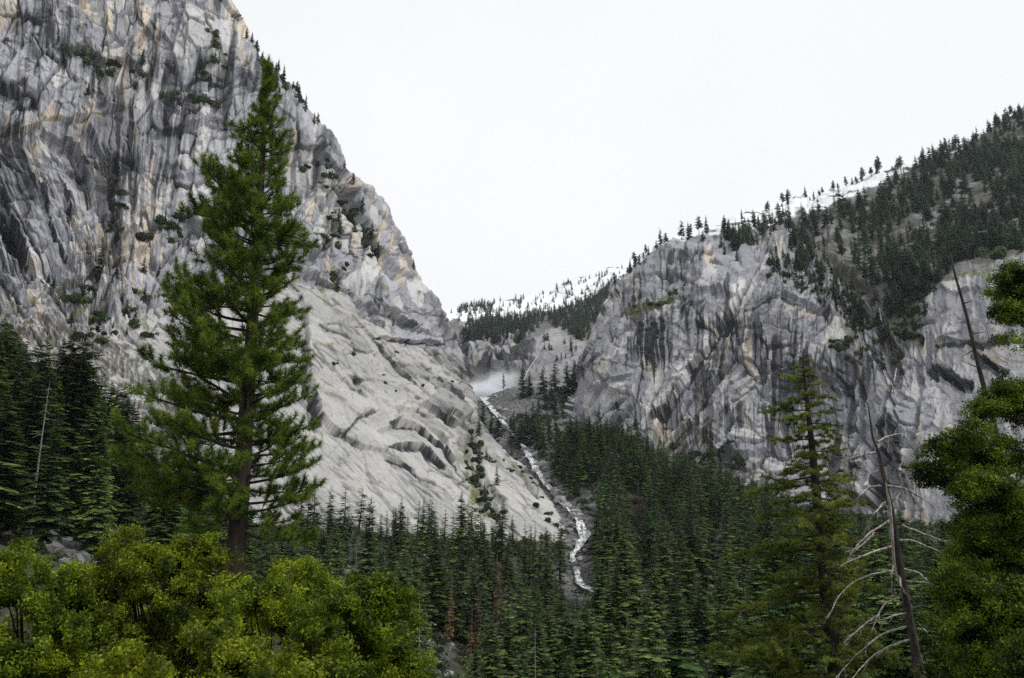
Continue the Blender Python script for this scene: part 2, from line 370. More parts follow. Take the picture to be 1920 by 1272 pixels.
    L([(800, 655), (830, 690), (860, 720)], 6, 22, 4, 14); L([(810, 720), (845, 745), (880, 790)], 6, 24, 4, 15); L([(600, 740), (640, 760), (650, 830)], 3, 20, 4, 16)
    L([(0, 256), (60, 240), (150, 236), (240, 214)], 13, 50, 8, 17); L([(100, 110), (190, 108), (280, 150)], 13, 46, 8, 18); L([(300, 186), (360, 196), (420, 192)], 10, 34, 6, 19)
    L([(0, 395), (30, 420), (50, 470), (70, 500)], 20, 60, 6, 20); L([(0, 545), (45, 545), (80, 540)], 9, 40, 5, 21); L([(78, 350), (92, 420), (122, 480), (150, 505)], 11, 36, 5, 22)
    L([(128, 350), (148, 420), (160, 495)], 9, 30, 5, 23); L([(150, 250), (190, 300), (215, 370), (225, 430)], 14, 40, 7, 24); L([(80, 545), (170, 512), (240, 478), (335, 428)], 13, 50, 8, 25)
    L([(270, 250), (262, 330), (250, 420)], 8, 30, 6, 26); L([(330, 0), (350, 60), (345, 120)], 11, 40, 7, 27); L([(190, 0), (205, 50), (240, 100)], 11, 40, 7, 28)
    L([(60, 60), (75, 130), (70, 200)], 11, 40, 7, 29); L([(440, 130), (500, 180), (560, 230)], 7, 30, 6, 30); L([(400, 60), (430, 120), (470, 160)], 8, 30, 6, 33)
    L([(560, 640), (572, 720), (598, 800), (575, 860)], 8, 24, 5, 34); L([(610, 560), (640, 590), (700, 640)], 5, 30, 5, 35)
    gul = 0 * disp
    for pts, w, am in (([(645, 340), (642, 400), (606, 470), (575, 500)], 9, 12), ([(655, 375), (690, 430), (712, 478), (740, 520)], 14, 12), ([(215, 300), (210, 370), (228, 420), (190, 505)], 9, 10),
                       ([(880, 790), (884, 850), (905, 920), (935, 955)], 16, 5), ([(565, 600), (572, 700), (590, 790)], 9, 7), ([(0, 400), (22, 432), (40, 470)], 14, 14), ([(700, 640), (740, 690), (800, 745), (850, 800)], 5, 3)):
        stroke(gul, PX, PY, pts, w, am, .25, .03, int(w * am))
    disp -= gul
    # ----- colour masks (stains, painted crack and overhang shade, fresh rock, moss)
    mk = {k: np.zeros(PX.shape) for k in ('dark', 'tan', 'moss', 'snow', 'brush')}
    vs = fbm2(a / 2.2, b / 46, 4, 70); vs2 = fbm2(a / 6, b / 60, 3, 71); pat = fbm2(U / 40, Vv / 60, 3, 72)
    wall = 1 - low
    mk['dark'] += wall * np.clip(sstep(vs + .9 * pat, .2, .38) * .46 + sstep(vs2 + .8 * pat, .25, .4) * .36, 0, .85) * (.75 + .25 * (1 - sstep(PX, 500, 700)))
    mk['dark'] += wall * (.5 * k2 * np.exp(-(e2 / .06) ** 2) + .4 * k1 * np.exp(-(e1 / .025) ** 2) + .34 * r2 + .14 * r3 + .06 * r4 - .2); mk['pale'] = wall * .55 * sstep(_h(np.round(r2 * 1e4).astype(np.int64), np.round(r1 * 1e4).astype(np.int64), 1, 9) + .5 * fbm2(U / 50, Vv / 60, 2, 92) + .2 * fbm2(a / 3, b / 9, 3, 93), .68, .76)
    mk['dark'] += low * (.5 * k5 * np.exp(-(g2 / .05) ** 2) + .6 * k5 * np.exp(-(g1 / .02) ** 2) + .35 * k4 * np.exp(-(g3 / .07) ** 2) + .1 * q2)  # crack lines: lichen plus recess shade put into the colour
    mk['dark'] += low * .42 * sstep(fbm2(cb / 1.9, ca / 16, 4, 73) + .35 * pat, .2, .6) + .25 * low * broken * (q2 > .62)
    dk = mk['dark']
    for pts, w, am in (([(0, 400), (20, 430), (42, 468)], 17, 1.), ([(10, 60), (30, 110)], 8, .7), ([(60, 500), (85, 530)], 6, .8), ([(255, 0), (262, 60)], 7, .6), ([(290, 40), (275, 120)], 8, .5), ([(150, 60), (170, 150)], 10, .5), ([(130, 380), (135, 440)], 5, .9),
                       ([(75, 350), (95, 420), (122, 485)], 4, .9), ([(212, 310), (212, 380), (226, 430)], 6, .9), ([(240, 250), (246, 330)], 5, .7), ([(728, 803), (780, 811), (825, 836), (855, 880)], 3.5, 1.), ([(730, 841), (790, 846), (832, 876)], 4, 1.), ([(724, 866), (760, 873), (782, 888)], 3, 1.),
                       ([(642, 822), (670, 790), (700, 779)], 3.5, .8), ([(700, 638), (765, 645), (825, 650)], 3, .9), ([(700, 642), (738, 693), (790, 740)], 4, .7), ([(735, 590), (770, 612)], 7, .6), ([(680, 560), (720, 590)], 7, .5), ([(800, 660), (870, 700)], 12, .35), ([(568, 640), (578, 740), (598, 800)], 6, .9), ([(585, 960), (650, 993)], 3, .7), ([(820, 715), (860, 760)], 5, .6),
                       ([(600, 250), (640, 330)], 10, .35), ([(690, 360), (740, 440), (770, 520)], 9, .45), ([(790, 560), (850, 640)], 14, .5), ([(655, 430), (665, 500)], 6, .7), ([(0, 180), (60, 190)], 14, .4), ([(0, 20), (160, 30)], 26, .4)):
        stroke(dk, PX, PY, pts, w, am, .35, .06, int(pts[0][0] + am * 10))  # stains, and painted shade below ledges and in the overhang cave
    tn = mk['tan']; tn += wall * .9 * sstep(fbm2(a / 4, b / 30, 4, 80, .6) + .45 * fbm2(X / 60, Z / 60, 2, 82), .36, .45) + .12 * low * sstep(fbm2(cb / 8, ca / 30, 3, 83), .0, .5)
    for pts, w, am in (([(160, 0), (175, 35)], 12, .8), ([(265, 20), (262, 75)], 13, .9), ([(20, 262), (55, 235), (105, 232)], 9, .9), ([(35, 275), (75, 280)], 12, .6), ([(165, 210), (180, 235)], 10, .8), ([(255, 240), (252, 270)], 6, .8), ([(282, 300), (280, 360)], 7, .8), ([(232, 270), (228, 290)], 5, .7), ([(230, 230), (235, 95)], 5, .5), ([(450, 90), (465, 130)], 7, .8), ([(590, 370), (575, 430)], 8, .7), ([(610, 480), (625, 510)], 7, .8), ([(665, 420), (672, 480)], 5, .6),
                       ([(55, 480), (75, 510)], 7, .6), ([(105, 360), (150, 420)], 8, .5), ([(690, 360), (700, 390)], 6, .5), ([(215, 470), (205, 500)], 7, .5), ([(100, 640), (170, 655)], 6, .4)):
        stroke(tn, PX, PY, pts, w, am, .4, .05, int(pts[0][0]))
    mo = mk['moss']
    for pts, w, am in (([(130, 605), (170, 585), (215, 558)], 10, .8), ([(258, 548), (312, 556)], 8, .9), ([(255, 580), (272, 620)], 8, .6), ([(600, 540), (640, 535)], 8, .7), ([(595, 545), (605, 580)], 6, .6), ([(590, 650), (615, 655)], 6, .5), ([(690, 535), (720, 545)], 5, .5), ([(870, 850), (925, 960)], 20, .45), ([(885, 900), (890, 960)], 15, .5), ([(640, 610), (660, 600)], 6, .4), ([(900, 830), (990, 900)], 8, .35)):
        stroke(mo, PX, PY, pts, w, am, .7, .08, int(pts[0][1]))
    br = mk['brush']
    for pts, w, am in (([(85, 545), (170, 515), (225, 485)], 11, .8), ([(0, 590), (60, 590), (120, 560)], 10, .7), ([(110, 110), (190, 108), (270, 150)], 10, .7), ([(310, 190), (400, 194)], 6, .7), ([(655, 375), (690, 430), (712, 478)], 13, .6), ([(180, 470), (240, 440), (320, 425)], 12, .6), ([(0, 640), (120, 640), (240, 700), (330, 760)], 36, .8), ([(0, 760), (300, 820)], 60, .9), ([(600, 400), (630, 440)], 9, .5), ([(480, 90), (560, 180)], 9, .6), ([(880, 800), (900, 900), (930, 950)], 16, .5), ([(0, 270), (40, 270)], 8, .6), ([(400, 150), (430, 120)], 9, .4)):
        stroke(br, PX, PY, pts, w, am, .7, .08, int(pts[0][1] + 3))
    GR['mountain_dome_s'] = slice(0, nc)
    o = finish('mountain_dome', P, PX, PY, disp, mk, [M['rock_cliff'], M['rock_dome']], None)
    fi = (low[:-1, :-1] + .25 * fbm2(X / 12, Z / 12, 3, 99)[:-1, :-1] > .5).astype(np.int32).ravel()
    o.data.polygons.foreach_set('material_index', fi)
    return o

def right_mountain():
    global LS
    LS = .62
    ey = [-300, 0, 150, 190, 205, 250, 285, 310, 340, 370, 400, 428, 440, 455, 470, 490, 520, 550, 590, 640, 690, 760, 800, 900, 1100]
    ex = [2560, 2300, 2010, 1945, 1912, 1846, 1762, 1690, 1596, 1500, 1400, 1330, 1290, 1262, 1240, 1216, 1190, 1162, 1132, 1110, 1095, 1074, 1068, 1060, 1050]
    rows = np.concatenate([np.linspace(-300, 180, 30, endpoint=False), np.arange(180, 1010, 1.55), np.linspace(1010, 1100, 14)])
    edge = np.interp(rows, ey, ex)
    nc, nt = 720, 30
    t = np.concatenate([np.linspace(0, 1, nt + 1)[:0:-1], np.zeros(nc)]); s = np.concatenate([np.zeros(nt), np.linspace(0, 1, nc)])
    PY = np.repeat(rows[:, None], nc + nt, 1)
    e = edge[:, None]; far = np.maximum(1945., e + 40)
    base = np.where(s[None] < .92, e + (s[None] / .92) * (far - e), far + (s[None] - .92) / .08 * 520)
    PX = base + 110 * t[None] ** 1.6
    xs = [1080, 1200, 1330, 1470, 1600, 1750, 1920, 2300]; ys = [-300, 150, 330, 425, 520, 650, 780, 900, 1000, 1100]
    T = [[1900, 1900, 1850, 1800, 1750, 1650, 1500, 1250], [1700, 1680, 1640, 1580, 1480, 1380, 1270, 1020], [1500, 1450, 1400, 1330, 1240, 1130, 1020, 820], [1250, 1180, 1090, 1000, 1030, 950, 830, 690],
         [1020, 960, 900, 840, 850, 760, 620, 560], [930, 880, 830, 790, 760, 680, 545, 490], [860, 820, 785, 750, 690, 600, 500, 450], [800, 760, 725, 690, 640, 555, 470, 420], [770, 730, 690, 650, 600, 520, 450, 400], [740, 700, 660, 620, 570, 500, 430, 385]]
    D = interp2(base, PY, xs, ys, T)
    wq = 40.; q = np.clip(1 - (base - e) / wq, 0, 1)
    D = D + np.minimum(60, D * .05) * (1 - np.sqrt(np.clip(1 - q * q, 0, 1))) + 380 * t[None] ** 1.15
    # the knob in front of the wooded slope, the wooded gully, the slab at the right
    kn = np.interp(PX, [1390, 1440, 1470, 1500, 1560], [470, 445, 432, 450, 490]); D += np.where((PX > 1390) & (PX < 1560), 70 * (1 - sstep(PY - kn, -14, 10)) * sstep(PX, 1390, 1430) * (1 - sstep(PX, 1510, 1560)), 0)
    P = at(PX, PY, D); GR['N'] = grid_normals(P)
    X, Z = P[..., 0], P[..., 2]
    top = np.interp(PX, [1060, 1160, 1230, 1290, 1400, 1440, 1470, 1500, 1560, 1640, 1680, 1760, 1920, 2500], [540, 545, 480, 450, 432, 440, 430, 450, 530, 640, 690, 540, 490, 400])
    wood = 1 - sstep(PY - top + 16 * fbm2(X / 30, Z / 30, 3, 5), -18, 14)
    U, Vv = (PX - 960) * .5, (900 - PY) * .5
    wa = U + 5 * fbm2(U / 55, Vv / 70, 2, 103) + .8 * fbm2(U / 6, Vv / 9, 2, 104); wb = Vv + 6 * fbm2(U / 55, Vv / 70, 2, 108) + .8 * fbm2(U / 6, Vv / 9, 2, 105)
    a = wa - (.55 * (1 - sstep(PX, 1380, 1620)) - .06) * (wb - 120); b = wb + .2 * wa
    d1, e1, r1 = slabs(a / 36, b / 70, 111, 1.1); d2, e2, r2 = slabs(a / 13 + 1.5 * d1, b / 24, 112, 1.2); d3, e3, r3 = slabs(a / 5 + d2, b / 7.5, 113, 1.2); d4, e4, r4 = slabs(a / 2.3, b / 3.6 + d3, 114, 1.)
    slabz = sstep(PX, 1690, 1760)
    k1 = sstep(fbm2(U / 40, Vv / 60, 2, 114), -.05, .25); k2 = sstep(fbm2(U / 16, Vv / 26, 2, 115), .0, .3)
    disp = -fbm2(X / 110, Z / 220, 2, 177) * 13 + (1 - .6 * slabz) * (4 * fbm2(a / 40, b / 130, 2, 178, .5, True) + .4 * d4 + 2.2 * sstep(np.abs(vnoise2(a / 60 + 3, b / 18, 119)), .02, .14)) + (1 - .6 * slabz) * (9 * d1 + 4.2 * d2 + 1.5 * d3 - 5 * k1 * np.exp(-(e1 / .03) ** 2) - 3.2 * k2 * np.exp(-(e2 / .05) ** 2)) + .7 * fbm2(a / 3, b / 8, 4, 140) + slabz * 1.5 * fbm2(U / 7, Vv / 50, 4, 141)
    disp = disp * (1 - .55 * wood) + wood * 5 * fbm2(X / 30, Z / 30, 4, 150)
    L = lambda pts, h, reach, wob=5, seed=0: ledge(disp, PX, PY, pts, h, reach, wob, seed)
    # diagonal ramps that rise to the right: the plate lies on their upper left
    L([(1205, 822), (1268, 752), (1330, 662), (1372, 590), (1398, 528)], 17, 60, 4, 41); L([(1240, 850), (1300, 790), (1346, 720), (1400, 650)], 10, 36, 4, 42); L([(1130, 790), (1165, 720), (1215, 640)], 7, 40, 5, 43)
    L([(1175, 604), (1255, 574), (1300, 566), (1380, 556)], 10, 36, 5, 44); L([(1110, 700), (1150, 735), (1200, 720)], 7, 26, 4, 45); L([(1150, 640), (1230, 610), (1330, 640)], 6, 26, 5, 46)
    L([(1380, 528), (1400, 512), (1430, 480), (1460, 440)], 9, 40, 4, 47); L([(1400, 580), (1470, 560), (1540, 590), (1560, 620)], 11, 36, 5, 48); L([(1380, 760), (1420, 720), (1470, 690)], 7, 26, 4, 49)
    L([(1400, 800), (1440, 850), (1440, 900)], 6, 26, 4, 50); L([(1760, 655), (1790, 640), (1840, 650), (1900, 634)], 9, 30, 4, 51); L([(1745, 694), (1775, 694), (1800, 726), (1840, 730)], 12, 36, 3, 52)
    L([(1835, 660), (1860, 690), (1895, 702)], 10, 26, 3, 53); L([(1600, 545), (1640, 600), (1660, 650)], 8, 30, 4, 54); L([(1560, 680), (1600, 672), (1650, 690)], 6, 24, 4, 55); L([(1790, 915), (1830, 925), (1870, 935)], 7, 24, 3, 56)
    L([(1150, 560), (1180, 540), (1240, 530), (1330, 500)], 7, 30, 5, 57); L([(1285, 850), (1320, 830), (1360, 850)], 6, 24, 4, 58); L([(1760, 540), (1800, 560), (1840, 540)], 6, 24, 4, 59)
    gul = 0 * disp
    for pts, w, am in (([(1676, 735), (1664, 830), (1658, 960)], 8, 18), ([(1618, 690), (1624, 780), (1610, 840)], 6, 9), ([(1560, 490), (1635, 560), (1665, 640), (1682, 705)], 14, 12), ([(1376, 600), (1410, 530), (1440, 470)], 6, 7), ([(1420, 600), (1430, 680), (1440, 760)], 9, 6), ([(1440, 700), (1420, 780)], 6, 6), ([(1080, 720), (1072, 790)], 7, 10), ([(1725, 640), (1730, 760), (1722, 900)], 8, 6), ([(1770, 705), (1800, 722), (1830, 728)], 7, 10), ([(1850, 680), (1885, 700)], 8, 10)):
        stroke(gul, PX, PY, pts, w, am, .15, .03, int(w * am))
    disp -= gul
    mk = {k: np.zeros(PX.shape) for k in ('dark', 'tan', 'moss', 'snow', 'brush')}
    av = wa; bv = wb; rock = 1 - wood
    vs = fbm2(av / 2.0, bv / 60, 4, 170); vs2 = fbm2(av / 6.5, bv / 80, 3, 171); pat = fbm2(X / 40, Z / 50, 3, 172)
    mk['dark'] += rock * np.clip(sstep(vs + .9 * pat, .2, .36) * .6 + sstep(vs2 + .8 * pat, .22, .38) * .5, 0, .8) * (1 - .45 * slabz)
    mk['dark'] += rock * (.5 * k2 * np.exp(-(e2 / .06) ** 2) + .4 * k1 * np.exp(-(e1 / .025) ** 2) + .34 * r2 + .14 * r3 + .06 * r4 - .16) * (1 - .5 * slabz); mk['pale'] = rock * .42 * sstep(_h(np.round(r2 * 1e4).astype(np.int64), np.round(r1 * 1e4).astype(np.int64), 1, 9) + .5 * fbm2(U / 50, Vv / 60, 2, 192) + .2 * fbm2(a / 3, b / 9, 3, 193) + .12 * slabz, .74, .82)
    dk = mk['dark']
    for x0, x1, y0, y1, am in ((1205, 1262, 625, 705, 1.), (1170, 1215, 640, 690, .8), (1362, 1400, 535, 620, .8), (1418, 1452, 650, 740, 1.), (1478, 1502, 600, 640, .9), (1450, 1470, 760, 860, .7), (1385, 1400, 830, 880, .7), (1280, 1360, 590, 650, .5), (1430, 1520, 640, 760, .35), (1190, 1330, 480, 560, .35)):
        sel = (PX > x0 - 8) & (PX < x1 + 8) & (PY > y0 - 12) & (PY < y1 + 30); x, y = PX[sel], PY[sel]
        dk[sel] += am * sstep(vnoise2(x * .21, y * .006, 7) + .5 * vnoise2(x * .5, y * .012, 9), -.1, .3) * sstep(x, x0 - 8, x0 + 4) * (1 - sstep(x, x1 - 4, x1 + 8)) * sstep(y + 14 * vnoise2(x * .2, 0 * y, 4), y0 - 12, y0 + 6) * (1 - sstep(y + 40 * vnoise2(x * .25, 0 * y, 5), y1 - 22, y1 + 12))
    for pts, w, am in (([(1676, 740), (1664, 830), (1658, 955)], 9, 1.), ([(1620, 700), (1622, 760)], 6, .9), ([(1768, 655), (1800, 650), (1885, 642)], 7, .9), ([(1752, 697), (1785, 705), (1820, 728)], 12, 1.), ([(1838, 668), (1862, 690), (1890, 706)], 12, 1.), ([(1790, 920), (1860, 938)], 8, .9), ([(1078, 730), (1072, 790)], 7, 1.), ([(1400, 590), (1470, 568), (1545, 600)], 4, .8), ([(1690, 800), (1700, 900)], 4, .5), ([(1725, 760), (1735, 880)], 5, .5), ([(1215, 812), (1275, 752), (1334, 668), (1374, 604)], 4, .7), ([(1250, 848), (1306, 790), (1350, 726)], 4, .7), ([(1440, 780), (1450, 860)], 8, .6), ([(1380, 770), (1430, 730)], 4, .7), ([(1835, 600), (1830, 650)], 6, .4), ([(1860, 560), (1850, 640)], 4, .5)):
        stroke(dk, PX, PY, pts, w, am, .3, .06, int(pts[0][0] + am * 10))  # also paints the shade under the overhangs and inside the gullies
    tn = mk['tan']; tn += rock * .75 * sstep(fbm2(av / 5, bv / 40, 4, 180, .6) + .4 * pat, .38, .47)
    for pts, w, am in (([(1215, 695), (1230, 710)], 8, .7), ([(1140, 690), (1125, 730)], 9, .5), ([(1408, 660), (1414, 710)], 8, .8), ([(1470, 585), (1540, 600)], 6, .6), ([(1830, 650), (1870, 680)], 14, .7), ([(1560, 640), (1545, 670)], 8, .6), ([(1850, 640), (1900, 660)], 12, .5), ([(1330, 610), (1350, 640)], 8, .4)):
        stroke(tn, PX, PY, pts, w, am, .4, .05, int(pts[0][0]))
    # pale ramps
    mo = mk['moss']
    for pts, w, am in (([(1175, 600), (1225, 585), (1265, 572)], 6, .9), ([(1230, 578), (1290, 555)], 5, .6), ([(1680, 600), (1720, 640)], 12, .7), ([(1780, 530), (1860, 515)], 9, .8), ([(1560, 560), (1600, 640)], 10, .45), ([(1250, 850), (1290, 860)], 8, .7), ([(1290, 445), (1400, 432)], 5, .6), ([(1480, 540), (1560, 560)], 12, .4), ([(1700, 580), (1660, 620)], 10, .6)):
        stroke(mo, PX, PY, pts, w, am, .6, .08, int(pts[0][1]))
    mk['brush'] += wood * (.55 + .4 * sstep(fbm2(X / 22, Z / 22, 3, 190), -.35, .1))
    for pts, w, am in (([(1660, 620), (1690, 690)], 14, .7), ([(1560, 650), (1640, 670)], 9, .5), ([(1220, 820), (1300, 860), (1410, 900)], 14, .6)):
        stroke(mk['brush'], PX, PY, pts, w, am, .6, .08, int(pts[0][1] + 3))
    # snow along the crest
    ridge = np.interp(PX, ex[::-1], ey[::-1]); below = PY - ridge
    sn = np.interp(PX, [1150, 1240, 1320, 1420, 1500, 1600, 1690, 1720, 1790, 1850], [4, 12, 20, 34, 36, 34, 24, 14, 20, 0])
    sm = sstep(sn - below + 9 * fbm2(PX * .04, PY * .12, 3, 201), 0, 5) * (PX < 1860) * sstep(fbm2(PX * .03, PY * .2, 3, 202), -.4, -.15)
    mk['snow'] += sm
    stroke(mk['snow'], PX, PY, [(1652, 595), (1650, 605)], 2.5, .9, .2); stroke(mk['snow'], PX, PY, [(1682, 692), (1678, 706)], 2.5, .9, .1)
    for k in ('dark', 'tan', 'brush', 'moss'): mk[k] *= 1 - np.clip(sm, 0, 1)
    for pts, w, am in (([(1212, 806), (1262, 748), (1324, 662), (1366, 590), (1392, 530)], 9, .8), ([(1246, 840), (1296, 786), (1340, 718)], 5, .7), ([(1400, 560), (1440, 500), (1462, 450)], 8, .6), ([(1130, 600), (1165, 556), (1195, 528)], 8, .7), ([(1112, 640), (1140, 600)], 6, .6), ([(1150, 700), (1195, 620)], 4, .6), ([(1420, 545), (1380, 600)], 7, .6), ([(1230, 720), (1290, 712), (1320, 690)], 16, .5), ([(1330, 800), (1380, 770)], 14, .5), ([(1140, 765), (1180, 745)], 10, .6)):
        stroke(mk['pale'], PX, PY, pts, w, am, .35, .05, int(pts[0][0]))
    GR['mountain_wall_s'] = slice(nt, nt + nc)
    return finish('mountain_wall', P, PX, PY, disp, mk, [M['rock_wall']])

def far_ridge():
    cols = np.arange(740, 1420, 1.8); nv, nt = 260, 20
    sky_ = np.interp(cols, [740, 800, 835, 870, 920, 985, 1030, 1060, 1100, 1150, 1200, 1240, 1330, 1420], [590, 588, 582, 574, 565, 561, 545, 531, 515, 500, 478, 462, 428, 395])
    t = np.concatenate([np.linspace(0, 1, nt + 1)[:0:-1], np.zeros(nv)]); v = np.concatenate([np.zeros(nt), np.linspace(0, 1, nv)])
    PX = np.repeat(cols[None], nt + nv, 0); base = sky_[None] + v[:, None] * (830 - sky_[None]); PY = base + 30 * t[:, None] ** 1.5
    D = interp2(PX, base, [740, 900, 1000, 1080, 1250, 1420], [390, 480, 560, 590, 625, 650, 720, 760, 830],
        [[3300, 3200, 3200, 3200, 3100, 2900], [3000, 2950, 2900, 2850, 2600, 2400], [2600, 2600, 2600, 2450, 2100, 2000], [2250, 2200, 2200, 2100, 1800, 1800], [1700, 1700, 1800, 1750, 1500, 1500], [1500, 1500, 1550, 1500, 1350, 1400], [1400, 1400, 1400, 1350, 1250, 1300], [1180, 1180, 1200, 1200, 1150, 1200], [960, 960, 980, 980, 980, 1000]])
    D = D + 600 * t[:, None]
    P = at(PX, PY, D); N = unit(np.cross(np.gradient(P, axis=0), np.gradient(P, axis=1))); N[N[..., 1] > 0] *= -1; GR['N'] = N
    X, Z = P[..., 0], P[..., 2]
    a = X + 12 * fbm2(X / 60, Z / 60, 3, 303); b = Z + 12 * fbm2(X / 60, Z / 60, 3, 304)
    d1, e1, r1 = slabs(a / 40, b / 70, 311); d2, e2, r2 = slabs(a / 14, b / 24, 312)
    cl = np.exp(-((PY - 665) / 42) ** 4) * (1 - sstep(PX, 985, 1030))
    grey = sstep(PX, 985, 1010) * (1 - sstep(PX, 1090, 1110)) * sstep(PY - np.interp(PX, [990, 1020, 1070, 1100], [650, 622, 606, 640]), -6, 6)
    disp = (3 + 20 * cl) * d1 + (2 + 12 * cl) * d2 + 6 * fbm2(X / 60, Z / 60, 4, 320) * (1 - .7 * grey)
    mk = {k: np.zeros(PX.shape) for k in ('dark', 'tan', 'moss', 'snow', 'brush')}
    mk['dark'] += cl * np.clip(1.3 * sstep(fbm2(a / 8, b / 30, 4, 331), -.1, .12) + .3 * (r2 > .5), 0, .95) + .6 * cl * np.exp(-(e2 / .08) ** 2)
    mk['tan'] += cl * .5 * sstep(fbm2(a / 10, b / 30, 3, 332), .25, .5)
    snl = np.interp(PX, [800, 900, 960, 1020, 1080, 1150, 1240], [600, 606, 596, 588, 572, 535, 480])
    s1 = 1 - sstep(PY + 14 * fbm2(PX * .03, PY * .06, 4, 340) - snl, -3, 3)
    patch = sstep(fbm2(PX * .035, PY * .11, 4, 341), -.42, -.3)
    mk['snow'] += s1 * patch
    mk['brush'] += (1 - s1) * (1 - grey) * (1 - cl) * .85 * (PY < 740) + grey * .25 * sstep(fbm2(X / 25, Z / 25, 3, 350), 0, .4) + .6 * s1 * (1 - patch)
    mk['moss'] += grey * .3 * sstep(fbm2(X / 30, Z / 30, 3, 351), .05, .4)
    GR['mountain_far_s'] = None
    Q = P + N * disp[..., None]
    GR['farpts'] = (PX, PY, Q, nt)
    GR['N'] = N
    return finish('mountain_far', P, PX, PY, disp, mk, [M['rock_far']])
def far_surf(px, py):
    PX, PY, Q, nt = GR['farpts']; j = int(np.argmin(np.abs(PX[0] - px))); i = nt + int(np.argmin(np.abs(PY[nt:, j] - py))); return Q[i, j]

left_mountain(); right_mountain(); far_ridge()

# ------------------------------------------------------------------ valley floor
RIVER = [(1215, 1262, 215, 2.2), (1140, 1205, 262, 2.4), (1200, 1140, 320, 2.4), (1084, 1092, 385, 3), (1072, 1045, 440, 2.4), (1092, 1000, 482, 5.2), (1080, 970, 512, 3.8), (1058, 945, 550, .7), (1022, 910, 605, 3.6), (1003, 876, 655, 5), (992, 850, 705, 4.2), (968, 818, 780, .8), (935, 782, 880, 6), (908, 745, 1000, 13)]
RP = np.array([at(p, q, Y) for p, q, Y, w in RIVER]); RW = np.array([r[3] for r in RIVER], float) * .62
CTRL = [(0, -60, 6), (-60, -40, 10), (60, -60, 4), (0, 0, -2.2), (-12, 18, -5.5), (12, 20, -8), (-19, 55, -3.6), (-6, 60, -14), (8, 45, -13), (22, 42, -11), (40, 40, -10), (5, 100, -33), (60, 100, -26), (-60, 110, -6), (-30, 110, -17),
        (0, 160, -43), (60, 170, -40), (120, 150, -25), (-60, 170, -14), (-120, 160, 4), (10, 215, -44), (60, 250, -38), (140, 260, -22), (-95, 215, -5), (-130, 260, 18), (-200, 230, 30), (-20, 215, -30),
        (120, 340, -22), (200, 380, -2), (-60, 300, -22), (-20, 330, -24), (10, 300, -33), (300, 330, 20), (-250, 330, 60), (-400, 300, 120), (-300, 100, 60), (300, 100, 10), (500, 300, 60), (120, 430, -6), (180, 520, 18), (120, 600, 36), (70, 520, 8), (230, 620, 22), (300, 560, 8), (340, 640, 10), (240, 700, 25), (90, 720, 74), (75, 830, 112),
        (-600, 600, 180), (700, 700, 40), (260, 830, 40), (360, 730, 25), (480, 620, 15), (180, 900, 80), (-60, 560, -20), (-40, 680, 10), (-160, 560, 0), (0, 1250, 150), (120, 1250, 150), (-300, 800, 60), (0, 1600, 100), (400, 1000, 60), (-400, -300, 40), (400, -300, 20), (100, 1000, 170), (-60, 1000, 150), (-500, 0, 90), (500, 0, 20)]
CTRL += [tuple(at(*c)) for c in ((640, 1004, 430), (820, 1020, 425), (960, 1035, 430), (480, 990, 400), (1440, 955, 610), (1700, 985, 500), (1300, 868, 690), (1090, 800, 810), (1850, 990, 460), (250, 960, 330))]
CTRL = np.array(CTRL + [tuple(p - np.array([0, 0, .5])) for p in RP[1:]], float)
def tps(d): return np.where(d > 0, d * d * np.log(d + 1e-9), 0)
def solve_ground():
    n = len(CTRL); d = np.hypot(CTRL[:, None, 0] - CTRL[None, :, 0], CTRL[:, None, 1] - CTRL[None, :, 1]) / 100
    A = np.zeros((n + 3, n + 3)); A[:n, :n] = tps(d) + np.eye(n) * .02; A[:n, n] = 1; A[:n, n + 1:] = CTRL[:, :2] / 100; A[n:, :n] = A[:n, n:].T
    return np.linalg.solve(A, np.concatenate([CTRL[:, 2], np.zeros(3)]))
GW = solve_ground()
def ground_z(x, y):
    x = np.asarray(x, float); y = np.asarray(y, float); z = GW[-3] + GW[-2] * x / 100 + GW[-1] * y / 100
    for k in range(len(CTRL)): z = z + GW[k] * tps(np.hypot(x - CTRL[k, 0], y - CTRL[k, 1]) / 100)
    r = np.hypot(x, y); amp = np.clip(r / 200, .15, 1)
    return z + amp * (1.6 * fbm2(x / 22, y / 22, 3, 401) + .7 * fbm2(x / 4, y / 4, 3, 402))
def river_dist(x, y):
    d, _, t = polydist(np.asarray(x, float), np.asarray(y, float), [(p[0], p[1]) for p in RP]); return d
def ground_mat():
    m, n, l, b = new_mat('forest_floor')
    tc = n.new('ShaderNodeTexCoord').outputs['Object']
    a = n.new('ShaderNodeAttribute'); a.attribute_name = 'rocky'
    f = noise(n, l, tc, .5, 5, .7); v = n.new('ShaderNodeTexVoronoi'); v.inputs['Scale'].default_value = .55; l.new(tc, v.inputs['Vector'])
    duff = mixc(n, l, ramp(n, l, f, .4, .62), (.012, .016, .007), (.045, .045, .022))
    st = mixc(n, l, ramp(n, l, v.outputs['Color'], .2, .8), (.045, .045, .047), (.18, .18, .18))
    col = mixc(n, l, a.outputs['Fac'], duff, st)
    a2 = n.new('ShaderNodeAttribute'); a2.attribute_name = 'snowy'
    col = mixc(n, l, a2.outputs['Fac'], col, (.82, .84, .87))
    l.new(col, b.inputs['Base Color']); b.inputs['Roughness'].default_value = .95
    bp = n.new('ShaderNodeBump'); bp.inputs['Strength'].default_value = 1; bp.inputs['Distance'].default_value = .8
    l.new(v.outputs[0], bp.inputs['Height']); l.new(bp.outputs[0], b.inputs['Normal']); return m
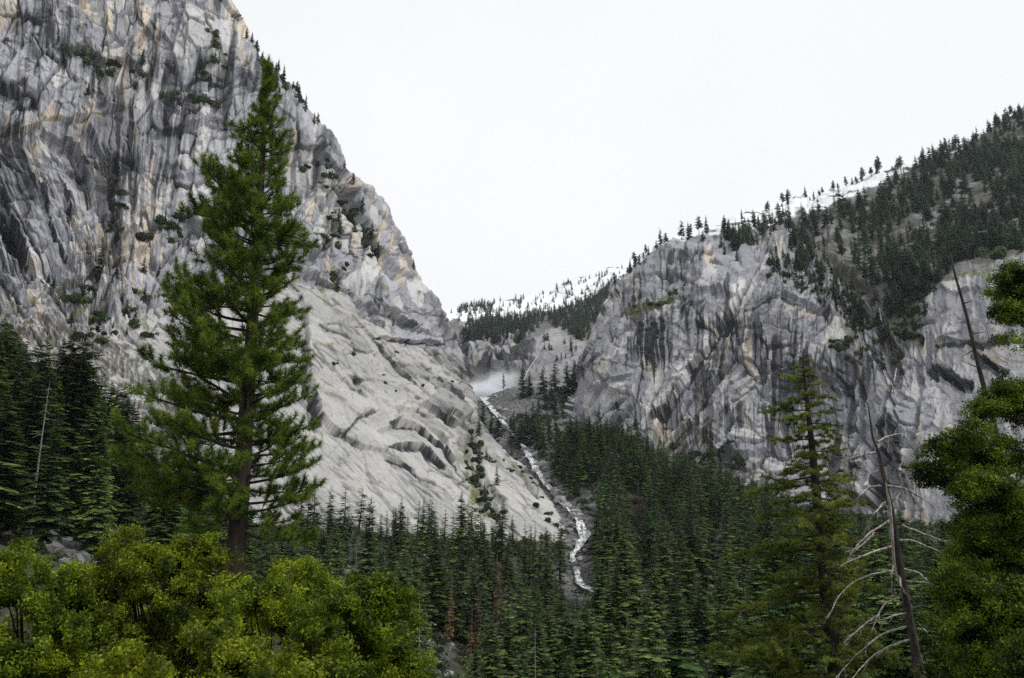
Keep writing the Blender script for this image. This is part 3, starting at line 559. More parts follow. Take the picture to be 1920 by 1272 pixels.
TALUS = [((105, 1000), 45, 200), ((150, 1060), 30, 170), ((195, 880), 40, 260), ((620, 1075), 40, 300), ((810, 1180), 55, 210), ((830, 1120), 30, 250), ((1130, 940), 40, 560), ((930, 1020), 30, 420)]
def ground():
    th = np.linspace(-.98, .98, 420); rr = np.concatenate([np.linspace(-300, 4, 20), 4 + (np.linspace(0, 1, 420) ** 1.8) * 1700])
    R_, T_ = np.meshgrid(rr, th, indexing='ij')
    X = np.tan(T_ * .92) * (np.maximum(R_, 0) + 120) * .9; Y = R_
    Z = ground_z(X, Y); d = river_dist(X, Y); Z = Z - 2.2 * np.exp(-(d / 11) ** 2)
    px, py = project(np.stack([X, np.maximum(Y, 1), Z], -1)); rock = np.maximum(sstep(14 - d, -6, 6) * .9 * (Y > 180), sstep(Y, 640, 700) * (1 - sstep(X, 85, 110)))
    for (cx, cy), r, dep in TALUS:
        rock = np.maximum(rock, (1 - sstep(np.hypot(px - cx, (py - cy) * 1.0), r * .5, r * 1.4)) * (Y > 100))
    rock = np.clip(rock + .25 * sstep(fbm2(X / 30, Y / 30, 3, 420), .2, .5), 0, 1)
    bl, e, r_ = slabs(X / 2.6, Y / 2.6, 430, .9); bl2, e2, r2 = slabs(X / 9, Y / 9, 431, 1.); Z = Z + rock * (Y > 500) * 3.2 * bl2 + rock * (1.5 * bl * np.exp(-0 * e)) * (Y > 60)
    sn = np.zeros(X.shape)
    for cx, cy, r in ((735, 1050, 9), (800, 1043, 5), (1200, 1110, 7)):
        sn = np.maximum(sn, 1 - sstep(np.hypot(px - cx, (py - cy) * 2.4) + 8 * fbm2(X / 4, Y / 4, 2, 5), r * .8, r * 1.1))
    structure(mesh_np('ground', np.stack([X, Y, Z], -1), grid_faces(*X.shape)[:, ::-1], ground_mat(), smooth=True, attrs={'rocky': rock.ravel(), 'snowy': (sn * (Y > 200)).ravel()}))
ground()

def water_mat():
    m, n, l, b = new_mat('white_water')
    tc = n.new('ShaderNodeTexCoord').outputs['Object']
    mp = n.new('ShaderNodeMapping'); mp.inputs['Scale'].default_value = (.6, .2, .4); l.new(tc, mp.inputs[0])
    f = noise(n, l, mp.outputs[0], 1.3, 5, .65, .6)
    l.new(mixc(n, l, ramp(n, l, f, .42, .56), (.09, .11, .11), (.84, .86, .88)), b.inputs['Base Color']); b.inputs['Roughness'].default_value = .35
    bp = n.new('ShaderNodeBump'); bp.inputs['Distance'].default_value = .5; l.new(f, bp.inputs['Height']); l.new(bp.outputs[0], b.inputs['Normal']); return m
M['water'] = water_mat()
def river():
    t = np.linspace(0, len(RP) - 1, 260); P = np.stack([np.interp(t, np.arange(len(RP)), RP[:, k]) for k in range(3)], 1)
    P[:, 0] += 3.4 * fbm2(t * 1.3, 0 * t, 4, 5); w = np.interp(t, np.arange(len(RP)), RW) * (1 + .35 * fbm2(t * 2.1, 0 * t + 3, 3, 6))
    T = unit(np.gradient(P[:, :2], axis=0)); S = np.stack([T[:, 1], -T[:, 0]], 1); u = np.linspace(-1, 1, 15)
    XY = P[:, None, :2] + S[:, None] * (u[None, :, None] * w[:, None, None])
    Z = P[:, 2][:, None] + .25 - .6 * u[None] ** 2 + .7 * fbm2(XY[..., 0] / 2.5, XY[..., 1] / 2.5, 3, 9) + .9 * np.floor(vnoise2(t * 2.2, 0 * t, 4) * 3)[:, None] * .4
    structure(mesh_np('river', np.concatenate([XY, Z[..., None]], -1), grid_faces(*Z.shape), M['water'], smooth=True))
river()
def waterfall(pts, w, deps, name='waterfall'):
    P = np.array([at(p, q, d) for (p, q), d in zip(pts, deps)]); t = np.linspace(0, len(P) - 1, 60)
    C = np.stack([np.interp(t, np.arange(len(P)), P[:, k]) for k in range(3)], 1); u = np.linspace(-1, 1, 7)
    ww = w * (.5 + .8 * t / t.max()) * (1 + .4 * fbm2(t * 3, 0 * t, 3, int(pts[0][0])))
    V = np.stack([C[:, None, 0] + ww[:, None] * u[None], C[:, None, 1] - w * .6 * (1 - u[None] ** 2) + 0 * t[:, None], C[:, None, 2] + 0 * u[None]], -1)
    structure(mesh_np(name, V, grid_faces(60, 7), M['water'], smooth=True))
def fall_on(mt, pts, w):
    Ds = [surf(mt, *p)[0][1] - 2.5 for p in pts]; waterfall(pts, w, Ds)
fall_on('mountain_wall', [(1086, 722), (1083, 742), (1078, 765), (1075, 790)], .8)
fall_on('mountain_wall', [(1681, 690), (1677, 715), (1672, 745)], .6)
fall_on('mountain_wall', [(1649, 578), (1651, 590), (1654, 606)], .6)
fp = [(1012, 662), (1000, 680), (988, 698), (982, 715)]
waterfall(fp, .6, [far_surf(*p)[1] - 10 for p in fp])

# ------------------------------------------------------------------ conifers
TIP = {}
def tip_of(V): return TIP[len(V), float(V[5, 0])]
def conifer(seed, levels, per, ns, R=.17, dead=0., bare=.06, power=.85):
    """unit-height conifer crown: drooping fronds of small sprays. returns triangles"""
    g = np.random.default_rng(seed); nb = levels * per
    lev = np.repeat(np.arange(levels), per); z0 = bare + (1 - bare) * np.clip((lev + .5 + 1.1 * g.standard_normal(nb)) / levels, 0, .995) ** .93
    keep = g.random(nb) > dead; z0 = z0[keep]; nb = len(z0)
    ph = g.random(nb) * 2 * math.pi; u = (z0 - bare) / (1 - bare)
    bulge = .8 + .45 * np.sin(ph * 2 + seed) * g.random(nb) * .5
    Ln = R * ((1 - u) ** power + .03) * (.7 + .45 * g.random(nb)) * bulge * np.clip(.35 + u * 4.5, 0, 1) ** .5
    up = .05 + .5 * u ** 1.5 + .1 * g.standard_normal(nb); dr = .42 - .25 * u + .12 * g.random(nb)
    t = (np.arange(ns) + .15) / ns
    def pt(tt): return np.stack([np.cos(ph)[:, None] * Ln[:, None] * tt, np.sin(ph)[:, None] * Ln[:, None] * tt, z0[:, None] + Ln[:, None] * (up[:, None] * tt - dr[:, None] * tt ** 2)], -1)
    A = pt(t[None] + 0 * ph[:, None]); out = []; tips = []
    side = np.stack([-np.sin(ph), np.cos(ph), 0 * ph], -1)[:, None]; fw = np.stack([np.cos(ph), np.sin(ph), 0 * ph], -1)[:, None]
    for sg in (-1, 1, 0):
        w = Ln[:, None] * (.42 * (1 - t[None]) ** .8 + .1) * (.6 + .8 * g.random((nb, ns)))
        tip = A + (sg * side * w[..., None] * .95 + fw * w[..., None] * (.55 if sg else 1.) + np.array([0, 0, -1.]) * w[..., None] * (.28 + .35 * g.random((nb, ns, 1)))) 
        B = pt(np.clip(t[None] + 1.15 / ns + 0 * ph[:, None], 0, 1.05)) if sg else A + side * (w[..., None] * .28)
        A_ = A if sg else A - side * (w[..., None] * .28)
        B = B + np.array([0, 0, -.006]) * g.random((nb, ns, 1))
        out.append(np.stack([A_, B, tip], 2)); tp = np.repeat((t[None] + 0 * ph[:, None])[..., None], 3, 2) * .8; tp[..., 2] += .2; tips.append(tp.reshape(-1))
    V = np.concatenate([o.reshape(-1, 3) for o in out]); TIP[len(V), float(V[5, 0])] = np.concatenate(tips)
    return V, np.arange(len(V)).reshape(-1, 3)
def trunk_unit(seed, r=.011, k=5, n=7):
    T = Tris(); z = np.linspace(-.03, .985, n); g = np.random.default_rng(seed)
    T.tube(np.stack([.004 * np.sin(z * 5 + seed), .004 * np.cos(z * 4 + seed), z], 1), r * (1.02 - z) * (1 + .5 * np.exp(-(z + .03) * 30)), k)
    return np.concatenate(T.V), np.concatenate(T.F)
def bare_limbs(seed, n=26, L=.09, r=.0022):
    T = Tris(); g = np.random.default_rng(seed)
    for i in range(n):
        z = .2 + .75 * g.random(); p = g.random() * 6.28; l_ = L * (1.1 - z) * (.5 + g.random()); t = np.linspace(0, 1, 4)
        T.tube(np.stack([np.cos(p) * l_ * t, np.sin(p) * l_ * t, z + l_ * (.1 * t - .5 * t * t)], 1), r * (1 - .8 * t) + .0004, 4)
    return T
HI = [conifer(100 + i, 34, 7, 6, R=r, power=pw, bare=ba) for i, (r, pw, ba) in enumerate(((.155, .75, .05), (.175, .8, .08), (.145, .7, .06), (.19, .85, .1), (.16, .9, .1), (.18, .65, .05)))]
LO = [conifer(200 + i, 17, 5, 3, R=r, power=pw, bare=ba) for i, (r, pw, ba) in enumerate(((.17, .8, .05), (.19, .9, .1), (.15, .75, .06), (.21, .95, .12), (.13, .6, .25)))]
PROTO = {}
def proto(kind):
    """first tree of each kind: an Empty with its trunk and crown"""
    if kind in PROTO: return None
    return True
def tree_parts(root, kind):
    k, i = kind
    if k == 'fir': V, Fc = HI[i]; mat, tm, nm = M['fir'], M['bark_fir'], 'crown'
    elif k == 'pineridge': V, Fc = conifer(300 + i, 16, 6, 5, R=.17, bare=.3 + .1 * (i % 2), power=.45, dead=.25); mat, tm, nm = M['fir_far'], M['bark_fir'], 'crown'
    elif k == 'firfar': V, Fc = conifer(320 + i, 24, 6, 4, R=.15 + .02 * i, bare=.06); mat, tm, nm = M['fir_far'], M['bark_fir'], 'crown'
    elif k == 'brown': V, Fc = conifer(340 + i, 28, 6, 5, R=.11, dead=.35, bare=.15); mat, tm, nm = M['brown'], M['deadgrey'], 'crown'
    elif k == 'snag': V, Fc = None, None; tm = M['deadgrey']
    tv, tf = trunk_unit(i + 3)
    mesh_np('trunk', tv, tf, tm, root, smooth=True)
    if V is not None: mesh_np(nm, V, Fc, mat, root, attrs={'tip': tip_of(V)})
    else: bare_limbs(i).build('crown', M['deadgrey'], root)
def place(kind, name, loc, H, label, cat, group, wide=1., rz=None):
    rz = random.random() * 6.28 if rz is None else rz; sc = (H * wide, H * wide, H); tl = (random.gauss(0, .02), random.gauss(0, .02))
    key = (name,) + kind
    if key not in PROTO:
        r = thing(name, label, cat, loc, rz, group, sc); r.rotation_euler = (tl[0], tl[1], rz); tree_parts(r, kind); PROTO[key] = r; return r
    r = dup(PROTO[key], loc, rz, sc, label, group, tl); return r
random.seed(5)

# --- single trees one can point to
SPEC = [ # top px, top py, base py, Y, label
    (690, 932, 1085, 300, 'tall dark conifer with a split narrow top against the pale dome, nearest the pine'), (746, 950, 1055, 385, 'slim pointed conifer between the split top one and the sharp dark one'), (794, 937, 1035, 410, 'sharp dark conifer standing clear against the pale dome'),
    (866, 922, 1050, 380, 'broad tall conifer below the shrubby gully of the dome'), (632, 974, 1075, 330, 'short conifer just right of the big pine at the dome foot'), (588, 955, 1060, 330, 'rounded dark conifer half hidden by the big pine at the dome foot'), (1001, 1002, 1070, 430, 'small pointed conifer at the tip of the dome apron'), (908, 978, 1060, 400, 'dark narrow conifer right of the broad one below the gully'), (938, 965, 1050, 405, 'conifer with a ragged crown below the apron shrubs'),
    (1330, 810, 893, 670, 'tall narrow fir alone against the foot of the right cliff'), (1057, 1030, 1085, 410, 'small conifer at the river bend under the apron toe')]
taken = []; KEEP = []
def stand(px, ty, Y):
    tp = at(px, ty, Y); z = float(ground_z(tp[0], tp[1])) - .5; return np.array([tp[0], tp[1], z]), max(6., tp[2] - z)
for k, (px, ty, by, Y, lab) in enumerate(SPEC):
    b_, H = stand(px, ty, Y); KEEP.append((px - 5, px + 5, ty, ty + .55 * (by - ty), Y - 3)); taken.append((b_[0], b_[1])); place(('fir', (0, 1, 4)[k % 3]), 'conifer_tree', b_, H, lab, 'tree', None, (1.5, 1.25, 1.6, 1.9)[k % 4])

BROWN = [(1195, 905, 985, 520, 'rust brown dead conifer among green ones on the slope under the right cliff'), (1108, 893, 945, 580, 'small brown dead conifer beside the dark slope above the middle rapids'), (935, 1030, 1130, 300, 'tall brown dead conifer on the valley floor below the apron'), (845, 1075, 1170, 240, 'brown topped dead conifer left of the pair of brown ones'), (898, 1092, 1190, 240, 'taller brown dead conifer of the pair low in the valley'), (884, 1125, 1195, 236, 'shorter brown dead conifer of the pair low in the valley'),
         (1340, 980, 1060, 480, 'reddish dead conifer on the slope left of the olive fir'), (1086, 694, 730, 930, 'orange brown dead conifer in the gorge by the mist'), (1205, 1040, 1110, 400, 'pale brown dead conifer by the snow patch right of the rapids')]
SNAG = [(790, 1100, 1225, 150, 'grey bare snag beside the talus patch low in the valley'), (98, 706, 800, 175, 'pale bare snag among dark conifers at the far left'), (675, 1015, 1080, 200, 'thin bare pole snag in front of the dome foot'), (1000, 1165, 1260, 150, 'grey forked snag low in the middle of the valley'), (1345, 1130, 1210, 210, 'thin bare snag on the wooded slope left of the olive fir')]
for px, ty, by, Y, lab in BROWN + SNAG: KEEP.append((px - 7, px + 7, ty, ty + .62 * (by - ty), Y - 2)); taken.append(tuple(stand(px, ty, Y)[0][:2]))
# --- the valley forest, scattered over the ground
cand = []
tops = GR['mountain_dome'][2]; P0 = GR['mountain_dome']; P1 = GR['mountain_wall']
# height of the mountains above the plan, rasterised on an 8 m grid, so that no tree stands inside the rock
RAS = {}
for nm in ('mountain_dome', 'mountain_wall'):
    sl = GR[nm + '_s']; Q = GR[nm][2][:, sl].reshape(-1, 3)
    for kx, ky, z in zip((Q[::2, 0] // 8).astype(int), (Q[::2, 1] // 8).astype(int), Q[::2, 2]):
        kk = (kx, ky)
        if RAS.get(kk, -1e9) < z: RAS[kk] = z
gx, gy = np.meshgrid(np.arange(-260, 520, 8), np.arange(84, 900, 8))
gx = gx.ravel() + rng.uniform(-3.7, 3.7, gx.size); gy = gy.ravel() + rng.uniform(-3.7, 3.7, gy.size)
gz = ground_z(gx, gy); gd = river_dist(gx, gy); gpx, gpy = project(np.stack([gx, gy, gz], -1))
for x, y, z, d, px, py in zip(gx, gy, gz, gd, gpx, gpy):
    if not -80 < px < 2000 or py > 1900 or py < 640: continue
    if d < np.interp(y, [200, 330, 360, 700], [1.5, 2., 6, 8]): continue
    if y > 800 and (px < 960 or px > 1090): continue
    if RAS.get((int(x // 8), int(y // 8)), -1e9) > z + 3: continue
    left = px < 560; H_free = random.random()
    if left and (y > 350 or y < 165): continue
    if not left and x < np.interp(y, RP[:, 1], RP[:, 0]) and y > 452: continue
    H = (18 + 21 * random.random() ** 1.2) * (1.25 if left else 1.) * (.88 if y < 220 and not left else 1)
    if left and 560 > px > 240: H *= .6
    if y < 150 and not left and px < 1300: H *= .85
    top = project(np.array([x, y, z + H]))[1]; wpx = H * .12 * F / y
    fz = fbm2(np.array([x / 26]), np.array([y / 26]), 2, 500)[0]
    if fz < -.42: continue
    bad = False
    for wx0, wx1, wy0, wy1, wY in ((1070, 1108, 972, 1040, 495), (985, 1036, 852, 925, 680), (892, 960, 690, 830, 905), (1068, 1090, 1070, 1100, 395), (806, 830, 1120, 1200, 225), (100, 130, 985, 1050, 215), (188, 206, 860, 905, 270), (606, 632, 1066, 1086, 300), *KEEP):
        if y < wY and px + wpx * .7 > wx0 and px - wpx * .7 < wx1 and top < wy1 and py > wy0: bad = True
    lim = np.interp(px, [-80, 60, 130, 200, 250, 330, 400, 470, 559, 560, 640, 700, 800, 900, 960, 1000, 1050, 1068, 1069, 1130, 1200, 1250, 1330, 1400, 1440, 1500, 1700, 1900, 2000], [545, 555, 590, 640, 720, 800, 900, 930, 950, 970, 985, 968, 985, 965, 985, 1000, 1050, 1060, 765, 762, 785, 825, 838, 868, 885, 905, 935, 975, 985])
    if px < 1069 and px > 985 and y > 500: lim = 770
    if top < lim + (44 if 559 < px < 1069 else 16) * random.random() - (12 if 559 < px < 1069 else 0): bad = True
    if bad: continue
    if any((x - a_) ** 2 + (y - b_) ** 2 < 45 for a_, b_ in taken): continue
    if top > 1290: continue
    cand.append((H / y, x, y, z, H, px, top))
cand.sort(reverse=True)
print('valley trees', len(cand))
def zone(px, y):
    if px < 560: return 'dark conifer on the shaded slope left of the tall pine', 'conifers on the slope left of the pine'
    if px < 1075 and y > 250: return 'dark conifer at the foot of the pale granite dome', 'conifers along the foot of the dome'
    if px < 1075: return 'green conifer low in the centre of the valley below the dome', 'conifers low in the middle of the valley'
    if px < 1420 and y < 300: return 'green conifer low in the valley right of the rapids', 'conifers low in the valley right of the rapids'
    if px < 1420: return 'dark conifer on the wooded slope between the rapids and the right cliff', 'conifers on the slope under the right cliff'
    return 'dark conifer behind the olive fir and the bare snag', 'conifers behind the fir and the snag'
# spread the individuals: largest in the picture first
for q, x, y, z, H, px, top in cand[:285]:
    lab, gp = zone(px, y); place(('fir', random.randrange(6)), 'conifer_tree', (x, y, z - .4), H, lab, 'tree', gp, 1.45 + .7 * random.random())
REST = [(x, y, z - .4, H, 0) for q, x, y, z, H, px, top in cand[285:]]

for _ in range(420):                                      # young growth along the foot of the dome and the river bends
    y = random.uniform(350, 470); x = random.uniform(-140, 60); z = float(ground_z(x, y)); px, py = project(np.array([x, y, z]))
    if not 560 < px < 1066 or RAS.get((int(x // 8), int(y // 8)), -1e9) > z + 3 or float(river_dist(np.array([x]), np.array([y]))[0]) < 5: continue
    REST.append((x, y, z - .4, random.choice((4, 5, 6, 8, 9, 12, 17, 23)) * random.uniform(.8, 1.2), 0))
def merged_forest(name, items, mat, tm, lib, label=None):
    """the uncountable rest of a forest, as one mesh"""
    Vs, Fs, mi, tint, tips = [], [], [], [], []; n = 0; tv, tf = trunk_unit(1, k=3, n=3)
    tri = np.concatenate([tf[:, [0, 1, 2]], tf[:, [0, 2, 3]]])
    for x, y, z, H, kx in items:
        V, Fc = lib[random.randrange(len(lib))]; a_ = random.random() * 6.28; c, s = math.cos(a_), math.sin(a_); w = H * (1.4 + .7 * random.random())
        lean = random.gauss(0, .02)
        for (vv, ff, m_) in ((V, Fc, 0), (tv, tri, 1)):
            Q = np.stack([(vv[:, 0] * c - vv[:, 1] * s) * w + x + lean * H * vv[:, 2], (vv[:, 0] * s + vv[:, 1] * c) * w + y, vv[:, 2] * H + z], 1)
            tips.append(tip_of(V) if m_ == 0 else np.zeros(len(Q))); Vs.append(Q); Fs.append(ff + n); mi.append(np.full(len(ff), m_)); tint.append(np.full(len(Q), random.random())); n += len(Q)
    o = mesh_np(name, np.concatenate(Vs), np.concatenate(Fs), [mat, tm], None, attrs={'tint': np.concatenate(tint), 'tip': np.concatenate(tips)}, midx=np.concatenate(mi))
    o['kind'] = 'stuff'
    if label: o['label'] = label; o['category'] = 'forest'
    return o
merged_forest('valley_forest', REST, M['fir'], M['bark_fir'], LO, 'dense dark conifer forest filling the valley floor around the rapids')

# --- trees in the gorge by the mist
GORGE = [(980, 682, 750, 940), (993, 695, 752, 945), (1019, 685, 760, 930), (1040, 671, 752, 930), (1063, 675, 735, 935), (1075, 671, 730, 935), (965, 778, 850, 760), (985, 760, 850, 770), (1000, 750, 840, 790), (990, 775, 860, 750), (972, 790, 862, 745), (935, 772, 830, 800), (922, 768, 820, 820), (905, 750, 800, 860), (1040, 745, 800, 850), (1055, 735, 790, 860), (1010, 740, 800, 850), (1035, 710, 770, 900), (1022, 720, 780, 890)]
for _ in range(30):
    px = random.uniform(955, 1035); ty = random.uniform(762, 812) + .25 * abs(px - 985); GORGE.append((px, ty, 850, random.uniform(740, 850)))
for k, (px, ty, by, Y) in enumerate(GORGE):
    b_, H = stand(px, ty, Y)
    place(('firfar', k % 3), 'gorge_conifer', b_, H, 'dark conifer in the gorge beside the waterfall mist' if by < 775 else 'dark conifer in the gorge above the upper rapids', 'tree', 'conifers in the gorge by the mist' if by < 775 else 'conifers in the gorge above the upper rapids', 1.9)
place(('pineridge', 0), 'gorge_conifer', at(944, 738, 960), 26, 'thin pale conifer veiled by the waterfall mist', 'tree', None)

# --- brown dead conifers and grey snags of the valley
for k, (px, ty, by, Y, lab) in enumerate(BROWN):
    b_, H = stand(px, ty, Y); place(('brown', k % 2), 'dead_conifer', b_, H, lab, 'dead tree', 'brown dead conifers', 1.1)
for k, (px, ty, by, Y, lab) in enumerate(SNAG):
    b_, H = stand(px, ty, Y); place(('snag', k % 2), 'dead_snag', b_, H, lab, 'dead tree', None, .9)

# --- skyline trees, each one against the sky
SKYL = [(483, 60, 96), (499, 100, 124), (516, 106, 142), (530, 111, 152), (553, 146, 178), (558, 150, 182), (572, 165, 202), (590, 200, 224), (597, 202, 228), (462, 40, 66), (470, 52, 76), (645, 318, 346), (653, 318, 348), (663, 330, 350), (770, 480, 502), (640, 292, 312), (545, 150, 170)]
for k, (px, ty, by) in enumerate(SKYL):
    p = surf('mountain_dome', px, by + 6)[0]; H = (by + 6 - ty) * p[1] / F * 1.02
    place(('firfar', k % 3) if k % 4 else ('pineridge', k % 3), 'skyline_tree', p - np.array([0, 0, 1.]), H, 'small dark conifer on the skyline of the left cliff', 'tree', 'conifers on the skyline of the left cliff', 1.25)
SK2 = [(1245, 434, 474), (1252, 440, 472), (1281, 414, 458), (1292, 409, 452), (1297, 418, 450), (1312, 402, 446), (1325, 398, 442), (1690, 284, 326), (1650, 290, 330), (1735, 262, 312), (1745, 268, 312), (1770, 262, 306), (1802, 238, 304), (1815, 244, 300), (1828, 240, 290), (1850, 234, 276), (1886, 208, 244), (1905, 200, 232), (1916, 186, 226)]
for k in range(74):
    px = float(np.clip(random.gauss(random.choice((1180, 1200, 1225, 1262, 1345, 1390, 1450, 1475, 1520, 1550, 1600, 1640, 1675, 1720, 1760, 1790, 1835, 1870, 1900)), 11), 1165, 1918)); hgt = random.choice((12, 16, 20, 24, 28, 34))
    ry = np.interp(px, [1162, 1190, 1216, 1240, 1262, 1290, 1330, 1400, 1500, 1596, 1690, 1762, 1846, 1912], [550, 520, 490, 470, 455, 440, 428, 400, 370, 340, 310, 285, 250, 205]); SK2.append((px, ry + 8 - hgt, ry + 8))
for k, (px, ty, by) in enumerate(SK2):
    p = surf('mountain_wall', px, by)[0]; H = (by - ty) * p[1] / F
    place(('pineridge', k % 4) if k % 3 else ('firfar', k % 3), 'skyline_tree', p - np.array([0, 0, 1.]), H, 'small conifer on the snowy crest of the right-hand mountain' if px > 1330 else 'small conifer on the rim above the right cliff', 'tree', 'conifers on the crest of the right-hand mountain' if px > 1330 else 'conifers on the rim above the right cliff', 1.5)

# --- woods on the slopes, one mass
def inside(px, py, poly):
    c = False; n = len(poly)
    for i in range(n):
        (x0, y0), (x1, y1) = poly[i], poly[(i + 1) % n]
        if (y0 > py) != (y1 > py) and px < (x1 - x0) * (py - y0) / (y1 - y0) + x0: c = not c
    return c
def sample(poly, n):
    xs = [p[0] for p in poly]; ys = [p[1] for p in poly]; out = []
    while len(out) < n:
        p = (random.uniform(min(xs), max(xs)), random.uniform(min(ys), max(ys)))
        if inside(*p, poly): out.append(p)
    return out
SL = []
for poly, n, h0, h1 in (([(1480, 420), (1560, 395), (1690, 350), (1800, 310), (1920, 265), (1960, 400), (1920, 470), (1800, 500), (1740, 560), (1680, 600), (1640, 570), (1600, 490), (1540, 470)], 620, 16, 38), ([(1690, 318), (1800, 270), (1920, 210), (1965, 195), (1965, 300), (1800, 330)], 150, 18, 32), ([(1350, 440), (1480, 400), (1540, 470), (1500, 520), (1470, 440), (1380, 480)], 150, 16, 28), ([(1420, 480), (1560, 480), (1640, 590), (1680, 640), (1620, 640), (1500, 560)], 150, 9, 20), ([(1300, 455), (1420, 440), (1400, 470), (1340, 480)], 8, 14, 22), ([(1560, 560), (1690, 600), (1695, 700), (1640, 705), (1560, 640)], 60, 7, 16), ([(1690, 560), (1765, 530), (1730, 640), (1690, 650)], 36, 8, 18), ([(1760, 420), (1920, 370), (1920, 480), (1780, 505)], 60, 9, 20)):
    for px, py in sample(poly, n):
        if fbm2(np.array([px / 40]), np.array([py / 40]), 3, 610)[0] < -.38: continue
        p = surf('mountain_wall', px, py)[0]; SL.append((p[0], p[1], p[2] - 1, random.uniform(h0, h1), 0))
FARW = []
for poly, n, h0, h1 in (([(865, 612), (920, 600), (990, 595), (1060, 580), (1110, 560), (1150, 530), (1120, 600), (1090, 640), (1020, 605), (980, 640), (900, 640), (868, 640)], 700, 18, 34), ([(830, 585), (920, 566), (985, 562), (1060, 535), (1150, 505), (1180, 500), (1120, 560), (1000, 590), (860, 612)], 150, 16, 28), ([(850, 578), (925, 566), (925, 580), (860, 590)], 60, 16, 26), ([(1000, 640), (1090, 640), (1090, 700), (1050, 690)], 22, 14, 24), ([(1100, 560), (1165, 530), (1130, 600), (1100, 640)], 50, 18, 30)):
    for px, py in sample(poly, n):
        p = far_surf(px, py); FARW.append((p[0], p[1], p[2] - 1, random.uniform(h0, h1), 0))
BR2 = [SL.pop(random.randrange(len(SL))) for _ in range(60)]
BR2 += [FARW.pop(random.randrange(len(FARW))) for _ in range(10)]
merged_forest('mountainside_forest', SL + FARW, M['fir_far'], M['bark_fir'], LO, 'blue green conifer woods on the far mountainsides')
DEADLO = [conifer(260 + i, 14, 5, 3, R=.12, dead=.35, bare=.2) for i in range(2)]
for k, (x, y, z, H, _) in enumerate(BR2):
    place(('brown', k % 2), 'dead_conifer', (x, y, z), H, 'reddish dead conifer in the woods of the right-hand mountainside' if y < 1450 else 'reddish dead conifer in the far woods below the snow', 'dead tree', 'dead conifers on the right-hand mountainside' if y < 1450 else 'dead conifers below the snow', 1.)

# --- shrubs and stunted trees on the rock
def shrub_mesh(seed, n=420):
    g = np.random.default_rng(seed); k = 7
    C = g.normal(0, .38, (k, 3)) * np.array([1, 1, .55]) + np.array([0, 0, .45]); r = .25 + .25 * g.random(k)
    i = g.integers(0, k, n); D = unit(g.standard_normal((n, 3))); P = C[i] + D * (r[i] * (.6 + .4 * g.random(n)))[:, None]; P[:, 2] = np.maximum(P[:, 2], .0)
    s = .1 + .09 * g.random(n); A = unit(g.standard_normal((n, 3))) * s[:, None]; B = unit(np.cross(A, D + .3 * g.standard_normal((n, 3)))) * (s * .7)[:, None]
    V = np.stack([P - A, P + B, P + A, P - B], 1).reshape(-1, 3)
    st = Tris()
    for q in range(k): st.tube(np.stack([np.zeros(3) - [0, 0, .1], C[q] * .6, C[q]]), [.03, .02, .008], 4)
    return (V, np.arange(len(V)).reshape(-1, 4)), st
SHRUB = [shrub_mesh(i) for i in range(5)]
def shrub(k, p, s, label, group):
    key = ('shrub', k)
    sc = (s * random.uniform(.8, 1.3), s * random.uniform(.8, 1.2), s * random.uniform(.7, 1.2))
    if key not in PROTO:
        r = thing('cliff_shrub', label, 'shrub', p, 0, group, sc); (V, Fc), st = SHRUB[k]; mesh_np('foliage', V, Fc, M['shrub'], r); st.build('stem', M['bark_fir'], r); PROTO[key] = r
    else: dup(PROTO[key], p, random.random() * 6.28, sc, label, group)
